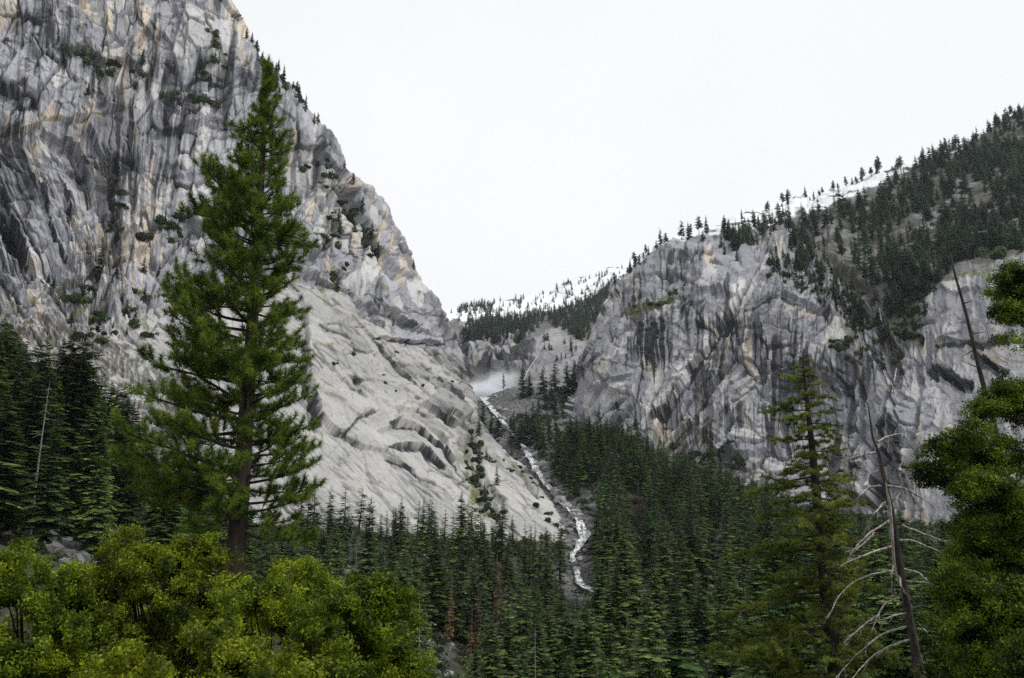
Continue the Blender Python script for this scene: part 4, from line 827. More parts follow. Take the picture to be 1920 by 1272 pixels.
SHR = [([(100, 105), (190, 105), (275, 150), (250, 160)], 12, 9, 'dome', 'dark green shrub on the high ledges of the left cliff'), ([(300, 184), (420, 188), (420, 200), (310, 200)], 8, 7, 'dome', 'dark green shrub on the high ledges of the left cliff'), ([(360, 90), (420, 60), (440, 150), (380, 160)], 8, 8, 'dome', 'dark green shrub on the high ledges of the left cliff'), ([(200, 300), (228, 300), (235, 420), (205, 420)], 8, 7, 'dome', 'dark green shrub on the high ledges of the left cliff'),
    ([(250, 400), (340, 400), (340, 450), (250, 460)], 12, 8, 'dome', 'shrub on the mossy ramp left of the tall pine'), ([(120, 560), (320, 540), (320, 640), (130, 660)], 22, 7, 'dome', 'shrub on the mossy ramp left of the tall pine'), ([(650, 370), (672, 370), (725, 480), (690, 485)], 24, 9, 'dome', 'shrub in the gully below the notch of the left cliff'), ([(600, 400), (640, 390), (650, 470), (600, 450)], 8, 7, 'dome', 'shrub in the gully below the notch of the left cliff'), ([(620, 500), (650, 500), (650, 535), (620, 535)], 4, 7, 'dome', 'shrub in the gully below the notch of the left cliff'),
    ([(865, 800), (900, 800), (940, 900), (960, 960), (900, 970), (880, 900)], 34, 6, 'dome', 'green shrub in the long gully of the dome apron'), ([(920, 830), (960, 860), (1080, 1000), (1040, 1000), (960, 900)], 16, 3.5, 'dome', 'small shrub on the cracks of the bare apron'), ([(640, 620), (860, 700), (860, 800), (600, 700)], 9, 3, 'dome', 'small shrub on the bare granite of the dome'), ([(460, 80), (600, 210), (580, 230), (480, 140)], 14, 7, 'dome', 'shrub along the shoulder of the left cliff'), ([(570, 270), (630, 320), (620, 370), (560, 340)], 8, 7, 'dome', 'shrub along the shoulder of the left cliff'),
    ([(1555, 640), (1650, 640), (1640, 695), (1560, 670)], 16, 8, 'wall', 'green shrub in the thicket above the right-hand chimney'), ([(1560, 540), (1640, 560), (1660, 640), (1600, 620)], 18, 7, 'wall', 'green shrub in the wooded gully of the right cliff'), ([(1700, 560), (1750, 560), (1720, 640), (1670, 640)], 14, 8, 'wall', 'green shrub in the wooded gully of the right cliff'), ([(1430, 500), (1560, 500), (1560, 560), (1450, 550)], 18, 7, 'wall', 'shrub on the broken slope under the granite knob'), ([(1740, 430), (1920, 370), (1920, 490), (1780, 510)], 34, 11, 'wall', 'round dark shrub on the rocky slope above the right slab'), ([(1170, 570), (1310, 545), (1300, 585), (1200, 600)], 6, 6, 'wall', 'lone shrub on the grassy ledge of the right cliff'), ([(1220, 820), (1300, 845), (1420, 880), (1420, 900), (1290, 880)], 18, 8, 'wall', 'bright shrub along the foot of the right cliff')]
for poly, n, s, mt, lab in SHR:
    for px, py in sample(poly, n):
        p = surf('mountain_' + mt, px, py)[0]; shrub(random.randrange(5), p - np.array([0, .5, .5]), s * random.uniform(.4, .95), lab, 'shrubs: ' + lab.split(' ', 1)[1])
TRC = [(650, 372, 420), (655, 380, 430), (640, 395, 440), (175, 65, 112), (263, 95, 140), (160, 158, 192), (185, 430, 520), (375, 95, 132), (392, 120, 160), (635, 505, 545), (205, 205, 215)]
for poly, n in (([(60, 500), (170, 505), (330, 430), (330, 640), (180, 660), (90, 600)], 26), ([(655, 375), (690, 400), (725, 490), (690, 490)], 8), ([(865, 800), (895, 800), (950, 940), (890, 950)], 10), ([(480, 90), (600, 215), (570, 240), (470, 130)], 8)):
    for px, py in sample(poly, n): TRC.append((px, py - random.choice((18, 26, 34, 44)), py))
for k, (px, ty, by) in enumerate(TRC):
    p = surf('mountain_dome', px, by)[0]; place(('firfar', k % 3), 'ledge_conifer', p - np.array([0, .5, 1]), (by - ty) * p[1] / F, 'dark conifer rooted in a crack or ledge of the left-hand mountain', 'tree', 'conifers on ledges of the left-hand mountain', 1.5)
TRW = [(1300, 560, 582), (1205, 545, 570), (1378, 450, 480), (1362, 455, 490), (1385, 470, 500), (1490, 520, 550), (1540, 480, 530), (1530, 470, 520), (1460, 470, 520), (1452, 480, 525), (1640, 530, 560), (1665, 560, 600), (1655, 640, 690), (1690, 560, 600), (1130, 770, 800), (1098, 765, 800), (1245, 820, 870), (1195, 770, 815), (1540, 560, 590), (1600, 580, 610)]
for k, (px, ty, by) in enumerate(TRW):
    p = surf('mountain_wall', px, by)[0]; place(('firfar', k % 3), 'ledge_conifer', p - np.array([0, .5, 1]), (by - ty) * p[1] / F, 'conifer rooted on a ledge of the right cliff', 'tree', 'conifers on ledges of the right cliff', 1.3)

def undergrowth():
    lib = [shrub_mesh(40 + i, 110)[0] for i in range(4)]; Vs, Fs, tint = [], [], []; n = 0; gu = np.random.default_rng(3)
    for _ in range(5200):
        x, y = gu.uniform(-160, 330), gu.uniform(100, 860); z = float(ground_z(x, y)); px, py = project(np.array([x, y, z]))
        if not -60 < px < 1980 or py > 1500 or RAS.get((int(x // 8), int(y // 8)), -1e9) > z + 4: continue
        if river_dist(np.array([x]), np.array([y]))[0] < (9 if y > 350 else 4): continue
        V, Fc = lib[gu.integers(4)]; sc = gu.uniform(1., 3.2) * (1 + y / 900); Vs.append(V * [sc, sc, sc * gu.uniform(.6, 1.1)] + [x, y, z - .1 * sc]); Fs.append(Fc + n); n += len(V); tint.append(np.full(len(V), gu.random()))
    o = mesh_np('undergrowth', np.concatenate(Vs), np.concatenate(Fs), M['shrub'], attrs={'tint': np.concatenate(tint)}); o['kind'] = 'stuff'; o['label'] = 'low brush on the valley floor between the conifers'; o['category'] = 'brush'
undergrowth()
# --- boulders by the rapids
def boulder_mesh(seed):
    g = np.random.default_rng(seed); nu, nv = 22, 14
    th = np.linspace(0, 2 * math.pi, nu, endpoint=False); ph = np.linspace(.02, math.pi - .02, nv); T_, P_ = np.meshgrid(th, ph)
    D = np.stack([np.sin(P_) * np.cos(T_), np.sin(P_) * np.sin(T_), np.cos(P_)], -1); r = np.ones(T_.shape)
    for _ in range(11):
        nrm = unit(g.standard_normal(3)); c = .62 + .3 * g.random(); dt = D @ nrm; r = np.minimum(r, np.where(dt > .05, c / np.maximum(dt, .05), 9))
    V = (D * r[..., None] * np.array([1., .8, .7])).reshape(-1, 3); q = []
    for i in range(nv - 1):
        for j in range(nu): q.append((i * nu + j, (i + 1) * nu + j, (i + 1) * nu + (j + 1) % nu, i * nu + (j + 1) % nu))
    return V, np.array(q)
def boulder_mat():
    m, n, l, b = new_mat('boulder_granite'); tc = n.new('ShaderNodeTexCoord').outputs['Object']; oi = n.new('ShaderNodeObjectInfo')
    f = noise(n, l, tc, 3., 5, .7); c = mixc(n, l, ramp(n, l, f, .35, .65), (.16, .16, .165), (.4, .4, .39)); c = mixc(n, l, oi.outputs['Random'], c, (.22, .22, .23)); l.new(c, b.inputs['Base Color']); b.inputs['Roughness'].default_value = .9; return m
M['boulder'] = boulder_mat(); BM = [None] * 5
def boulder(p, s, label, group):
    k = random.randrange(5)
    if BM[k] is None: o = mesh_np('boulder', *boulder_mesh(k), M['boulder'], smooth=False); BM[k] = o
    else: o = BM[k].copy(); SC.collection.objects.link(o)
    o.location = [float(v) for v in p]; o.scale = (s * random.uniform(.8, 1.3), s, s * random.uniform(.7, 1.1)); o.rotation_euler = (random.gauss(0, .3), random.gauss(0, .3), random.random() * 6.28); tag(o, label, 'boulder', group)
for (lo, hi, n, side, smax, lab, gp) in ((7.3, 10.3, 34, 1, 4.6, 'grey boulder heaped beside the middle rapids', 'boulders beside the middle rapids'), (5.9, 7.3, 16, 1, 4.6, 'grey boulder at the bend between the two rapids', 'boulders at the river bend'), (3.2, 5.9, 18, 0, 2.8, 'grey boulder in the lower rapids under the apron toe', 'boulders in the lower rapids'), (10.6, 12.9, 26, 0, 5.5, 'pale boulder in the upper gorge near the mist', 'boulders in the upper gorge')):
    for k in range(n):
        t = random.uniform(lo, hi); c = [np.interp(t, np.arange(len(RP)), RP[:, q]) for q in range(3)]; w = np.interp(t, np.arange(len(RP)), RW)
        off = w * random.uniform(.8, 2.6) * (1 if side and random.random() < .85 else random.choice((-1, 1)))
        if k % 4 == 0: off = random.uniform(-.8, .8) * w
        x, y = c[0] + off, c[1] + random.uniform(-4, 4); boulder((x, y, max(ground_z(x, y), c[2] - 1)), random.uniform(1., smax), lab, gp)
for (cx, cy), r, Y in TALUS[:6]:
    for k in range(10):
        px, py = cx + random.uniform(-r, r) * .8, cy + random.uniform(-r, r) * .8; p = at(px, py, Y); boulder((p[0], p[1] + random.uniform(-6, 6), ground_z(p[0], p[1])), random.uniform(.5, 1.6), 'grey talus block on the left slope' if cx < 300 else 'grey talus block below the dome', 'talus blocks on the left slope' if cx < 300 else 'talus blocks below the dome')

# ------------------------------------------------------------------ foreground trees
def needles(O, D, n, length, width, spread, g, back=.3):
    """tufts of thin needle triangles at O pointing along D"""
    m = len(O); o = np.repeat(O, n, 0); d = np.repeat(unit(D), n, 0)
    v = unit(d * (1 - spread) + unit(g.standard_normal((m * n, 3))) * spread * 1.15)
    base = o - d * (g.random((m * n, 1)) * back); ln = length * (.7 + .5 * g.random((m * n, 1)))
    s = unit(np.cross(v, g.standard_normal((m * n, 3)))) * (width * .5)
    V = np.stack([base - s, base + s, base + v * ln], 1).reshape(-1, 3)
    return V, np.arange(len(V)).reshape(-1, 3)
def curve(p, d, L, n, bend, wob, g):
    """a limb: start, direction, length; bend is added to the direction's z along it"""
    P = [np.array(p, float)]; d = unit(np.array(d, float))
    for i in range(n):
        d = unit(d + np.array([0, 0, bend / n]) + g.standard_normal(3) * wob); P.append(P[-1] + d * L / n)
    return np.array(P)
def branch_system(limbs, g, wood, sub=.38, sub_step=.42, tuft_step=.24, rise=.5, flat=.25, start=.3):
    """limbs -> side branches -> tuft positions and directions"""
    O, D = [], []
    for P, r0 in limbs:
        n = len(P) - 1; seg = np.linalg.norm(np.diff(P, axis=0), axis=1); L = seg.sum(); t = np.linspace(0, 1, n + 1)
        wood.tube(P, np.maximum(r0 * (1 - .85 * t), .012), 6)
        k = max(3, int(L * (1 - start) / sub_step))
        for j in range(k + 1):
            tt = start + (1 - start) * (j + .3 * g.random()) / (k + .3); i = min(int(tt * n), n - 1); f = tt * n - i; p = P[i] * (1 - f) + P[i + 1] * f; d = unit(P[i + 1] - P[i])
            sd = np.array([-d[1], d[0], 0]); sgn = 1 if j % 2 else -1
            sl = (L * sub * (1.05 - .75 * tt) + .25) * (.6 + .7 * g.random())
            sdir = unit(d * .75 + sd * sgn * (.55 + .5 * g.random()) + np.array([0, 0, flat * g.standard_normal() + .12]))
            Q = curve(p, sdir, sl, 4, rise, .1, g); wood.tube(Q, np.maximum(r0 * .3 * (1 - .7 * tt) * np.linspace(1, .3, 5), .008), 4)
            m = max(2, int(sl / tuft_step))
            for q in range(m):
                u = .3 + .7 * (q + g.random() * .5) / m; u = min(u, 1); ii = min(int(u * 4), 3); ff = u * 4 - ii; pp = Q[ii] * (1 - ff) + Q[ii + 1] * ff; dd = unit(Q[ii + 1] - Q[ii])
                if q < m - 1: dd = unit(dd * .5 + unit(g.standard_normal(3) * np.array([1, 1, .6])) * .6 + np.array([0, 0, .25])); pp = pp + dd * .18 * g.random()
                O.append(pp); D.append(unit(dd + np.array([0, 0, .35])))
        O.append(P[-1]); D.append(unit(P[-1] - P[-2]))
    return np.array(O), np.array(D)

def big_pine():
    g = np.random.default_rng(42); Y = 55.; base = at(437, 1112, Y); top = at(505, 112, Y); base[1] = top[1] = Y; H = top[2] - base[2]; m_px = Y / F
    root = thing('pine_tree', 'tallest green pine in front with tufted limbs and a bare dark lower trunk', 'tree', base)
    wood = Tris(); ts = np.linspace(0, 1, 26)
    def tr(u): return np.array([(top[0] - base[0]) * (u + .035 * math.sin(u * 3.1)), .25 * math.sin(u * 4), H * u])
    C = np.array([tr(u) for u in ts]); wood.tube(C, .66 * (1 - ts) ** .85 + .03 + .22 * np.exp(-ts * 40), 12)
    wood.build('trunk', M['bark_pine'], root, smooth=True)
    yy = [118, 160, 200, 260, 300, 330, 380, 440, 520, 600, 680, 760, 800, 850, 920, 960, 1010, 1050]
    lx = [500, 486, 472, 424, 430, 405, 338, 336, 322, 302, 282, 258, 285, 232, 232, 300, 380, 420]; rx = [510, 526, 540, 552, 545, 548, 562, 590, 566, 582, 566, 592, 600, 592, 592, 604, 590, 520]
    limbs = []; nl = 225
    for k in range(nl):
        u = .1 + .885 * ((k + g.random()) / nl) ** .9; p = tr(u); py = project(p + base)[1]
        cx = project(p + base)[0]; Lx = (cx - np.interp(py - 18, yy, lx)) * m_px; Rx = (np.interp(py - 18, yy, rx) - cx) * m_px
        ph = k * 2.39996 + g.normal(0, .3); c = math.cos(ph); R = (Lx * (1 - c) / 2 + Rx * (1 + c) / 2)
        R = R * (.8 + .34 * g.random()) * (.95 if abs(c) > .6 else .85)
        if u < .3 and g.random() < .42: R *= .4
        if R < .25: R = .25
        el = -.1 + .75 * max(0, u - .25) + g.normal(0, .2); d = np.array([c, math.sin(ph), el]); limbs.append((curve(p, d, R * 1.02, 7, .5, .07, g), .03 + .017 * R))
    for px_, py_, u in ((300, 905, .16), (245, 930, .18), (345, 985, .13), (585, 945, .13), (560, 985, .11), (235, 870, .2), (590, 800, .25), (275, 800, .27), (330, 760, .29), (590, 880, .18), (335, 395, .66), (435, 258, .82), (425, 240, .84), (590, 440, .65), (545, 265, .8)):
        p = tr(u); e = at(px_, py_, Y + g.normal(0, 1.2)) - base; d = e - p; L = np.linalg.norm(d); limbs.append((curve(p, unit(d) - np.array([0, 0, .18]), L, 8, .38, .05, g), .05 + .015 * L))
    lw = Tris(); O, D = branch_system(limbs, g, lw, sub=.4, sub_step=.3, tuft_step=.21, rise=.7, flat=.5)
    lw.build('branchwork', M['bark'], root)
    # leader tufts
    us = np.linspace(.93, 1, 16); O = np.concatenate([O, [tr(u) + g.normal(0, .05, 3) for u in us]]); D = np.concatenate([D, np.tile([0, 0, 1.], (16, 1)) + g.normal(0, .3, (16, 3))])
    print('pine tufts', len(O)); V, Fc = needles(O, D, 26, .48, .036, .6, g, .28); mesh_np('crown', V, Fc, M['pine'], root)
big_pine()

def olive_fir():
    g = np.random.default_rng(11); Y = 42.; base = at(1578, 1345, Y); top = at(1503, 675, Y); H = top[2] - base[2]; m_px = Y / F
    root = thing('fir_tree', 'olive green fir with open drooping limbs beside the bare snag', 'tree', base)
    def tr(u): return np.array([(top[0] - base[0]) * (u + .03 * math.sin(u * 6)), 0.1 * math.sin(u * 5), H * u])
    w = Tris(); ts = np.linspace(0, 1, 22); w.tube([tr(u) for u in ts], .42 * (1 - ts) ** .8 + .02, 10); w.build('trunk', M['bark'], root, smooth=True)
    yy = [675, 700, 740, 790, 830, 870, 900, 930, 1000, 1100, 1200, 1340]; lx = [1495, 1478, 1458, 1430, 1425, 1445, 1405, 1430, 1410, 1370, 1360, 1360]; rx = [1510, 1545, 1558, 1572, 1585, 1590, 1600, 1612, 1622, 1640, 1650, 1660]
    limbs = []; nl = 108
    for k in range(nl):
        u = .04 + .95 * ((k + g.random()) / nl) ** .95; p = tr(u); cx, py = project(p + base); ph = k * 2.39996 + g.normal(0, .3); c = math.cos(ph)
        Lx = (cx - np.interp(py, yy, lx)) * m_px; Rx = (np.interp(py, yy, rx) - cx) * m_px; R = max(.2, (Lx * (1 - c) / 2 + Rx * (1 + c) / 2) * (.7 + .4 * g.random()))
        if g.random() < .14: R *= .45
        d = np.array([c, math.sin(ph), -.05 + .5 * max(0, u - .6)]); limbs.append((curve(p, d, R, 7, -.15, .06, g), .02 + .012 * R))
    lw = Tris(); O, D = branch_system(limbs, g, lw, sub=.36, sub_step=.17, tuft_step=.12, rise=-.25, flat=.2, start=.2); lw.build('branchwork', M['bark'], root)
    D = D * np.array([1, 1, .4]) - np.array([0, 0, .2]); print('fir tufts', len(O)); V, Fc = needles(O, D, 16, .2, .036, .65, g, .2); mesh_np('crown', V, Fc, M['dfir'], root)
olive_fir()

def leaf_clumps(lobes, per_m2, size, g, tuft=7):
    """leaves in small sprays over and inside ellipsoid lobes (centre, radii)"""
    O = []; Dn = []; L2 = []
    for c, r in lobes:                                     # every lobe is a crowd of small leafy clumps
        c = np.array(c); r = np.array(r); m = int(np.clip(24 * (r[0] / .6) ** 1.3, 18, 90)); d = unit(g.standard_normal((m, 3)) + [0, 0, .25]); rr = .1 + r.mean() * (.07 + .2 * g.random(m) ** 1.5)
        for q in range(m): L2.append((c + d[q] * r * (.5 + .62 * g.random()), np.array([1.5 * g.random() + .5, 1.5 * g.random() + .5, .6]) * rr[q]))
        L2.append((c, r * .5))
    for c, r in L2:
        c = np.array(c); r = np.array(r); area = 4 * math.pi * ((r[0] * r[1] + r[0] * r[2] + r[1] * r[2]) / 3); n = int(area * per_m2)
        d = unit(g.standard_normal((n, 3))); rad = 1 - .42 * g.random((n, 1)) ** 1.6
        bump = 1 + .22 * vnoise2(d[:, 0] * 2.6 + c[0], d[:, 1] * 2.6 + d[:, 2] * 2.1 + c[2], 5)[:, None] + .12 * vnoise2(d[:, 0] * 7 + c[0], d[:, 2] * 7 + d[:, 1] * 5, 6)[:, None]
        O.append(c + d * r * rad * bump); Dn.append(unit(d / r + np.array([0, 0, .5])))
    O = np.concatenate(O); Dn = np.concatenate(Dn); keep = vnoise2(O[:, 0] * 2.1 + O[:, 1], O[:, 2] * 2.1 + .5 * O[:, 1], 8) > -.3; O, Dn = O[keep], Dn[keep]
    m = len(O); o = np.repeat(O, tuft, 0); d = np.repeat(Dn, tuft, 0); o = o + g.normal(0, size * 1.5, o.shape)
    nrm = unit(d + .9 * g.standard_normal(o.shape)); a = unit(np.cross(nrm, g.standard_normal(o.shape))); b = np.cross(nrm, a); s = size * (.6 + .8 * g.random((len(o), 1)))
    V = np.stack([o - a * s, o + b * s * .5, o + a * s, o - b * s * .5], 1).reshape(-1, 3)
    return V, np.arange(len(V)).reshape(-1, 4)
def oak(seed, label, Y, lobes_px, base_px, per=40, size=.052):
    """broadleaf shrub; lobes as (px, py, radius px, depth offset)"""
    g = np.random.default_rng(seed); mp = Y / F; b = at(base_px[0], base_px[1], Y); root = thing('oak_shrub', label, 'shrub', b); lobes = []; w = Tris()
    for px, py, r, dy in lobes_px:
        c = at(px, py, Y + dy) - b; k = r * (Y + dy) / F; lobes.append((c, (k, k * 1.15, k * .8)))
        for s in range(3):
            e = c + g.normal(0, .35, 3) * k; mid = e * .5 + g.normal(0, .2, 3) + np.array([0, 0, .2]); w.tube(np.array([g.normal(0, .15, 3) * [1, 1, 0], mid * .6, mid, e]), [.09, .06, .035, .012], 5)
    w.build('stem', M['bark'], root); V, Fc = leaf_clumps(lobes, per, size, g); print('oak leaves', len(Fc)); mesh_np('foliage', V, Fc, M['oak'], root)
oak(1, 'yellow green oak shrub cut off by the left edge of the photo', 27, [(20, 1075, 60, 0), (75, 1120, 70, 0), (10, 1180, 90, -1), (120, 1210, 80, -1), (40, 1270, 90, -2), (150, 1130, 50, 1)], (60, 1420))
oak(2, 'yellow green oak shrub directly in front of the pine trunk', 29, [(250, 1050, 52, 0), (330, 1075, 62, 0), (385, 1050, 46, .5), (215, 1110, 60, 0), (300, 1160, 80, -1), (400, 1150, 66, 0), (200, 1200, 70, -1), (240, 1010, 28, .5), (375, 1025, 30, .6)], (300, 1400))
oak(3, 'bright oak shrub between the pine trunk and the rounded right-hand one', 26, [(560, 1085, 46, 0), (520, 1130, 66, 0), (470, 1180, 70, -1), (580, 1160, 66, 0), (450, 1110, 36, .5), (545, 1230, 90, -1), (600, 1120, 40, .4)], (520, 1450))
oak(4, 'rounded yellow green oak shrub nearest the valley trees', 24, [(665, 1125, 52, 0), (715, 1120, 46, 0), (735, 1160, 42, .3), (640, 1180, 80, -.5), (720, 1215, 62, 0), (680, 1270, 90, -1), (760, 1262, 44, 0), (770, 1300, 40, -.4)], (680, 1480))
oak(6, 'dim green oak shrub between the left edge one and the one before the pine', 31, [(150, 1120, 60, 0), (190, 1180, 80, 0), (110, 1160, 60, 0), (180, 1260, 100, 0), (440, 1170, 70, 0), (420, 1240, 90, 0), (330, 1230, 90, 0), (250, 1260, 90, 0)], (250, 1420))
oak(5, 'dark oak shrub along the bottom edge under the pine', 20, [(380, 1250, 90, 0), (300, 1290, 100, -.5), (480, 1290, 90, 0), (220, 1290, 80, 0), (420, 1330, 110, -1)], (370, 1560))

def right_tree():
    g = np.random.default_rng(77); Y = 27.; root_p = at(1985, 1420, Y); root = thing('evergreen_tree', 'large dark evergreen with heavy leafy limbs cut off by the right edge', 'tree', root_p)
    w = Tris(); H = at(1985, 380, Y)[2] - root_p[2]; ts = np.linspace(0, 1, 14)
    def tr(u): return np.array([2.9 * u, .2 * math.sin(u * 3), H * u])
    w.tube([tr(u) for u in ts], .36 * (1 - ts) + .04, 10); lw = Tris(); lobes = []
    L = [(1905, 525, 36, 0), (1885, 585, 26, 0), (1925, 590, 40, 0), (1910, 640, 24, 0), (1930, 560, 50, .5), (1890, 745, 40, 0), (1850, 770, 30, .2), (1920, 760, 46, 0), (1810, 815, 34, 0), (1770, 850, 32, .2), (1735, 885, 28, .2), (1830, 860, 44, -.2), (1890, 850, 50, 0), (1790, 895, 32, 0), (1850, 920, 46, 0), (1910, 930, 56, 0), (1820, 990, 36, 0), (1875, 1000, 60, 0), (1930, 1010, 60, 0), (1830, 1050, 50, 0), (1790, 1100, 48, 0), (1760, 1120, 36, .2), (1890, 1090, 80, 0), (1840, 1160, 76, -.3), (1770, 1190, 52, 0), (1910, 1200, 90, 0), (1850, 1260, 90, -.4), (1780, 1270, 60, 0), (1930, 1290, 90, 0)]
    for px, py, r, dy in L:
        px += 38 * min(1, max(0, (py - 1060) / 60))
        c = at(px, py, Y + dy + g.normal(0, .5)) - root_p; k = r * 1.12 * Y / F; lobes.append((c, (k, k * 1.1, k * .72))); u = np.clip((c[2] - .3 - .1 * abs(c[0])) / H, .05, .97); p = tr(u)
        lw.tube(np.array([p, p * .6 + c * .4 + [0, 0, -.15], p * .2 + c * .8 + [0, 0, -.1], c]), [.07, .05, .03, .012], 5)
    w.build('trunk', M['bark'], root, smooth=True); lw.build('branchwork', M['bark'], root)
    V, Fc = leaf_clumps(lobes, 56, .044, g, 7); print('right leaves', len(Fc)); mesh_np('crown', V, Fc, M['rightleaf'], root)
right_tree()

def snag_tree():
    g = np.random.default_rng(5); Y = 34.
    pts = [(1728, 1330), (1718, 1230), (1700, 1130), (1684, 1040), (1672, 960), (1660, 905), (1648, 850), (1636, 820), (1628, 760), (1608, 730)]
    P = np.array([at(px, py, Y) for px, py in pts]); base = P[0].copy(); P -= base
    root = thing('dead_tree', 'bare dead snag with bleached curving branches right of the olive fir', 'dead tree', base)
    w = Tris(); w.tube(P, [.2, .18, .155, .135, .115, .09, .07, .045, .022, .008], 10); w.build('trunk', M['deadtrunk'], root, smooth=True)
    # strip of peeled pale wood down the front
    st = Tris(); s = [(1660, 905), (1668, 945), (1672, 990), (1676, 1050), (1684, 1095)]; st.tube(np.array([at(a, b, Y - .2) for a, b in s]) - base, [.02, .06, .06, .05, .02], 6); st.build('peeled_strip', M['deadwood'], root, smooth=True)
    st = Tris(); s = [(1645, 848), (1652, 880), (1660, 910), (1662, 940)]; st.tube(np.array([at(a, b, Y - .09) for a, b in s]) - base, [.02, .045, .05, .02], 6); st.build('bark_strip', M['bark_pine'], root, smooth=True)
    B = [[(1660, 942), (1640, 960), (1628, 985), (1620, 1002)], [(1655, 912), (1630, 912), (1612, 930), (1600, 945)], [(1660, 910), (1695, 915), (1725, 932), (1745, 945)], [(1668, 975), (1630, 1000), (1600, 1030), (1588, 1055)], [(1672, 1025), (1635, 1035), (1600, 1050), (1575, 1062)], [(1686, 1012), (1715, 1014), (1750, 1030), (1788, 1048)], [(1676, 1045), (1672, 1080), (1672, 1105), (1675, 1120)], [(1676, 1070), (1640, 1075), (1600, 1090), (1570, 1120), (1552, 1160)], [(1695, 1068), (1720, 1072), (1740, 1090), (1756, 1104)], [(1686, 1080), (1690, 1105), (1700, 1120), (1710, 1140)], [(1688, 1120), (1660, 1130), (1645, 1155), (1635, 1182)], [(1645, 1155), (1615, 1175), (1582, 1205)], [(1700, 1150), (1660, 1160), (1630, 1170)], [(1700, 1175), (1660, 1185), (1625, 1210), (1590, 1245), (1565, 1275)], [(1705, 1200), (1660, 1215), (1625, 1240), (1595, 1275)], [(1722, 1170), (1745, 1195), (1765, 1220), (1785, 1248)], [(1715, 1215), (1718, 1245), (1722, 1275), (1725, 1300)], [(1722, 1220), (1732, 1250), (1738, 1285)], [(1655, 880), (1630, 890), (1610, 888)], [(1640, 848), (1610, 855), (1585, 862)], [(1645, 830), (1665, 818), (1690, 812)], [(1695, 1090), (1735, 1092), (1775, 1104)], [(1640, 1000), (1608, 1030), (1585, 1035)], [(1690, 985), (1730, 1000), (1775, 1018)]]
    for k, b in enumerate(B):
        q = np.array([at(a, c, Y + g.normal(0, .5) * min(1, i)) for i, (a, c) in enumerate(b)]) - base; t = np.linspace(0, len(q) - 1, 12); Q = np.stack([np.interp(t, np.arange(len(q)), q[:, j]) for j in range(3)], 1)
        Q[1:-1] = .5 * Q[1:-1] + .25 * (Q[:-2] + Q[2:]); Q += g.normal(0, .012, Q.shape); T = Tris(); T.tube(Q, np.linspace(.055 if k % 3 else .045, .012, 12), 6)
        for s in range(8):
            i = g.integers(3, 11); d = unit(Q[min(i + 1, 11)] - Q[i] + g.normal(0, .06, 3)); T.tube(curve(Q[i], d, .25 + .5 * g.random(), 4, -.4, .2, g), [.012, .01, .008, .006, .004], 4)
        T.build('branch', M['deadwood'], root, smooth=True)
snag_tree()
def leaning_pole():
    g = np.random.default_rng(9); Y = 30.; pts = [(1975, 1330), (1925, 1100), (1885, 900), (1862, 790), (1838, 700), (1812, 590), (1792, 520), (1778, 465), (1772, 425)]
    P = np.array([at(a, b, Y + 1.6) for a, b in pts]); base = P[0].copy(); P -= base; root = thing('dead_tree', 'thin leaning dead trunk with short stubs behind the dark evergreen', 'dead tree', base)
    T = Tris(); T.tube(P, [.2, .17, .14, .115, .09, .065, .045, .03, .01], 8); T.build('trunk', M['deadtrunk'], root, smooth=True)
    for a, b, ex, ey in ((1788, 505, 1765, 512), (1800, 545, 1780, 565), (1806, 570, 1830, 562), (1815, 605, 1790, 600), (1820, 628, 1845, 618), (1828, 655, 1805, 668), (1838, 690, 1790, 690), (1845, 745, 1790, 752), (1855, 770, 1800, 785), (1782, 480, 1770, 470), (1780, 470, 1792, 460), (1850, 740, 1880, 736)):
        p = at(a, b, Y + 1.6) - base; e = at(ex, ey, Y + 1.6 + g.normal(0, .4)) - base; T = Tris(); d = e - p; T.tube(curve(p, d, np.linalg.norm(d), 5, -.3, .1, g), np.linspace(.03, .008, 6), 5)
        T.build('branch', M['deadtrunk'], root, smooth=True)
leaning_pole()

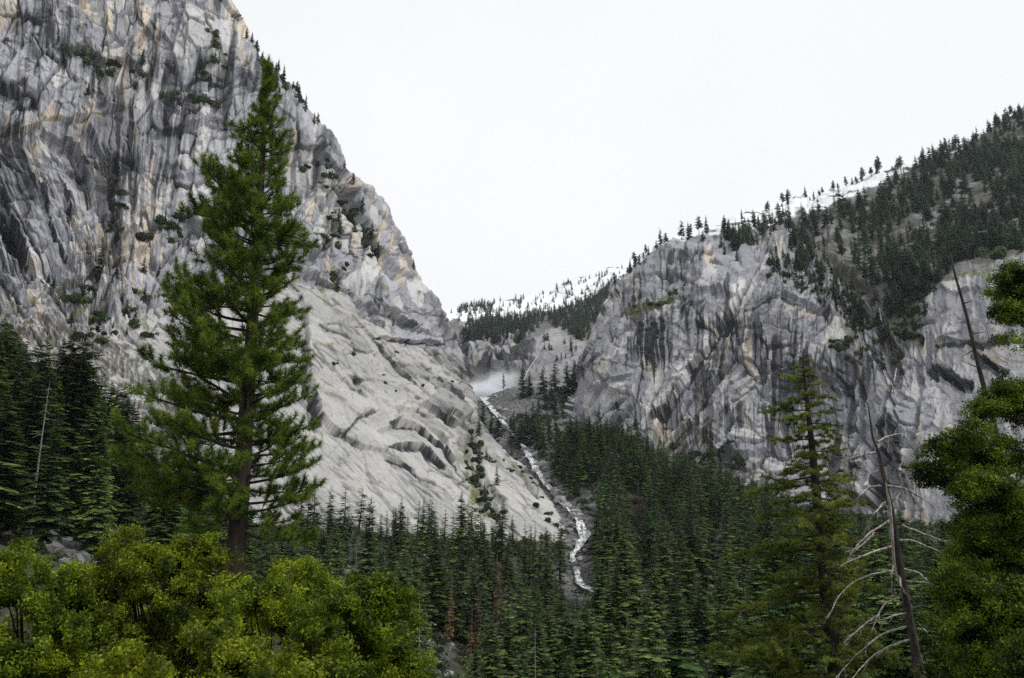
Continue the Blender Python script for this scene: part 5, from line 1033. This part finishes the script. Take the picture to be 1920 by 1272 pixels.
# ------------------------------------------------------------------ mist and haze
def volume_mat(name, density, color, noise_scale=None, soft=False):
    m = bpy.data.materials.new(name); m.use_nodes = True; n, l = m.node_tree.nodes, m.node_tree.links
    n.remove(n['Principled BSDF']); v = n.new('ShaderNodeVolumePrincipled'); v.inputs['Color'].default_value = tuple(color) + (1,); v.inputs['Density'].default_value = density; v.inputs['Anisotropy'].default_value = 0.
    if soft:
        tc = n.new('ShaderNodeTexCoord').outputs['Object']; ln = n.new('ShaderNodeVectorMath'); ln.operation = 'LENGTH'; l.new(tc, ln.inputs[0])
        f = math_n(n, l, 'POWER', math_n(n, l, 'MAXIMUM', math_n(n, l, 'SUBTRACT', 1., ln.outputs['Value']), 0.), 2.)
        f = math_n(n, l, 'MULTIPLY', f, math_n(n, l, 'MULTIPLY', ramp(n, l, noise(n, l, tc, 2.2, 3), .3, .7), density * 2)); l.new(f, v.inputs['Density'])
    l.new(v.outputs[0], n['Material Output'].inputs['Volume']); return m
def mist(loc, size, dens, rot=0.):
    o = mesh_np('mist', *boulder_mesh_round(), volume_mat('waterfall_mist', dens, (.95, .97, 1.), soft=True)); o.location = [float(q) for q in loc]; o.scale = size; o.rotation_euler = (0, rot, 0); o['kind'] = 'stuff'; o['label'] = 'white spray drifting up from the foot of the falls'; o['category'] = 'mist'
def boulder_mesh_round():
    nu, nv = 24, 14; th = np.linspace(0, 2 * math.pi, nu, endpoint=False); ph = np.linspace(.03, math.pi - .03, nv); T_, P_ = np.meshgrid(th, ph)
    V = np.stack([np.sin(P_) * np.cos(T_), np.sin(P_) * np.sin(T_), np.cos(P_)], -1).reshape(-1, 3)
    q = [(i * nu + j, (i + 1) * nu + j, (i + 1) * nu + (j + 1) % nu, i * nu + (j + 1) % nu) for i in range(nv - 1) for j in range(nu)]
    n = len(V); V = np.concatenate([V, [[0, 0, 1], [0, 0, -1]]]); q += [(n, j, (j + 1) % nu, (j + 1) % nu) for j in range(0)]
    return V[:n], np.array(q)
mist(at(902, 750, 1045), (46, 34, 27), 1.)
mist(at(922, 733, 1060), (56, 32, 30), .2, -.5)

def haze_box():
    bpy.context.view_layer.update(); lo = np.full(3, 1e9); hi = -lo
    for o in SC.objects:
        if o.type == 'MESH':
            B = np.array([o.matrix_world @ Vector(c) for c in o.bound_box]); lo = np.minimum(lo, B.min(0)); hi = np.maximum(hi, B.max(0))
    lo -= 1.; hi += 3.; V = [(x, y, z) for z in (lo[2], hi[2]) for y in (lo[1], hi[1]) for x in (lo[0], hi[0])]; print('haze', lo, hi)
    o = mesh_np('haze', V, [(0, 2, 3, 1), (4, 5, 7, 6), (0, 1, 5, 4), (2, 6, 7, 3), (0, 4, 6, 2), (1, 3, 7, 5)], volume_mat('air', HAZE, (.84, .92, 1.))); o['kind'] = 'stuff'
HAZE = .000028
haze_box()
